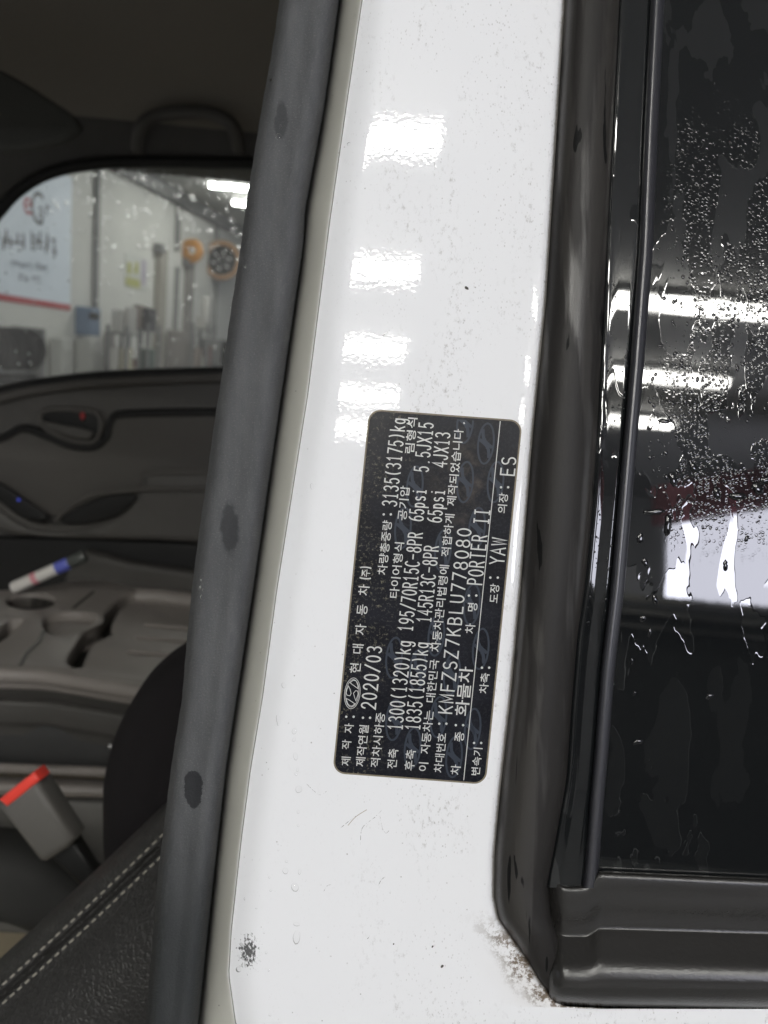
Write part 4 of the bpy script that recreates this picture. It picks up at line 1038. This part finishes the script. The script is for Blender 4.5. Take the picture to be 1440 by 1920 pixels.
# seat frame rails under it
yb = .80
fr1 = plate_px('seat_base', [[(-300, 1335), (520, 1352), (520, 1462), (-300, 1440)]], .98, .03, .008, plain('base_dark', (.024, .024, .024), .6), truck)
plate_px('base_cap', [[(-300, 1322), (185, 1332), (185, 1352), (-300, 1345)]], .955, .02, .006, TRAYD, fr1); plate_px('base_cap', [[(205, 1326), (520, 1330), (520, 1350), (205, 1344)]], .955, .02, .006, TRAYD, fr1)
tube('slide_rail', [P(-300, 1428, .90), P(215, 1448, .90), P(500, 1460, .90)], .006, TRAY, fr1, n=8)
plate_px('rail_cover', [[(-300, 1448), (240, 1468), (240, 1492), (-300, 1480)]], .92, .03, .008, TRAY, fr1)
plate_px('base_side', [[(-300, 1486), (320, 1496), (320, 1760), (-300, 1720)]], .94, .03, .008, plain('base_side_grey', (.10, .097, .09), .6), fr1)
tube('latch_pin', [P(205, 1399, .93), P(228, 1402, .93)], .004, plain('pin_metal', (.5, .5, .5), .3, 1.0), fr1, n=8)
plate_px('centre_cushion_side', [sp2([(-320, 1560), (0, 1570), (90, 1590), (170, 1645), (186, 1672), (95, 1722), (0, 1700), (-320, 1680)], 4, True)], .80, .08, .02, plain('cushion_side', (.034, .034, .033), .8, spec=.2), truck)
# buckle
bk = plate_px('belt_buckle', [[(8, 1500), (80, 1448), (152, 1562), (140, 1578), (98, 1604), (86, 1602)]], .66, .030, .007, GREY, truck)
plate_px('release_button', [[(8, 1491), (74, 1439), (86, 1455), (24, 1505)]], .655, .022, .003, RED, bk)
plate_px('buckle_stem', [[(100, 1598), (146, 1566), (192, 1640), (165, 1662)]], .675, .018, .005, DARK, bk)
# driver seat
seat = plate_px('driver_seat', [sp2([(430, 1120), (375, 1184), (325, 1222), (285, 1265), (240, 1345), (218, 1420), (212, 1480), (216, 1600), (240, 1720), (520, 1800), (760, 1500), (640, 1120)], 5, True)], .62, .12, .045, BLACKF, truck, res=5)
ax = [((0, 1816), (310, 1525)), ((0, 1851), (305, 1565)), ((0, 1868), (302, 1587)), ((0, 1886), (300, 1608))]
def ln(k, t, off=0.0):
    (x0_, y0_), (x1_, y1_) = ax[k]; nx, ny = .66, .75
    bow = 10 * math.sin(max(0, min(1, t)) * math.pi)
    return (x0_ + (x1_ - x0_) * t + nx * (off + bow * .2), y0_ + (y1_ - y0_) * t + ny * (off + bow * .2))
rows = []
for t in frange(-.7, 2.0, 60):
    r = []
    for k, off, d in ((0, -14, .520), (0, -8, .490), (0, -2, .475), (0, 8, .466), (0, 18, .461), (1, -3, .4575), (1, 3, .4565), (1, 8, .457), (2, -2, .4605), (2, 2, .4605), (3, -7, .4555), (3, -3, .4545), (3, 3, .4540), (3, 20, .4490), (3, 45, .4425), (3, 80, .4360), (3, 125, .4320), (3, 175, .4335), (3, 230, .440), (3, 290, .452), (3, 360, .475)):
        u, v = ln(k, t, off); r.append(P(u, v, d))
    rows.append(r)
grid('seat_bolster', rows, LEATHER, seat)
vs, fs = [], []
for k, dd in ((1, .4562), (3, .4538)):
    t = -.4
    while t < 1.25:
        a, b = ln(k, t), ln(k, t + .030); n = 6
        p0, p1 = P(a[0], a[1], dd), P(b[0], b[1], dd); tt = (p1 - p0).normalized(); aa = tt.cross(fw).normalized(); q = len(vs)
        for f, rr_ in ((0, .2), (.15, 1), (.85, 1), (1, .2)):
            vs += [p0.lerp(p1, f) + .00052 * rr_ * (math.cos(j * math.pi / 3) * aa - math.sin(j * math.pi / 3) * fw) for j in range(6)]
        for i in range(3): fs += [(q + i * 6 + j, q + i * 6 + (j + 1) % 6, q + (i + 1) * 6 + (j + 1) % 6, q + (i + 1) * 6 + j) for j in range(6)]
        t += .046
mesh('stitching', vs, fs, STITCH, seat, kind='stuff')
plate_px('seat_plinth', [[(-200, 1930), (250, 1900), (420, 1780), (420, 2300), (-200, 2300)]], .56, .1, .01, plain('plinth', (.05, .047, .045), .7), seat)

# ---- marker pen lying on the tray (loose thing)
A, B = PZ(24, 1103, ZT + .012), PY(160, 1042, PZ(24, 1103, ZT).y - .02)
ax_ = (B - A); ML = ax_.length; ax_ = ax_ / ML
mk = empty('marker_pen', A, 'thick white marker pen with blue band and dark cap on the console', 'marker')
def seg(name, a, b, r, mat): return tube(name, [A + ax_ * ML * a, A + ax_ * ML * (a + .02), A + ax_ * ML * (b - .02), A + ax_ * ML * b], [r * .92, r, r, r * .92], mat, mk, n=20)
seg('barrel', 0, .60, .0092, plain('marker_white', (.55, .53, .50), .35)); seg('blue_band', .60, .78, .0095, plain('marker_blue', (.10, .12, .45), .35))
seg('cap', .78, 1.0, .0100, plain('marker_cap', (.06, .065, .06), .15)); seg('pink_band', .26, .36, .0094, plain('marker_pink', (.55, .22, .25), .35))
bpy.context.view_layer.update()
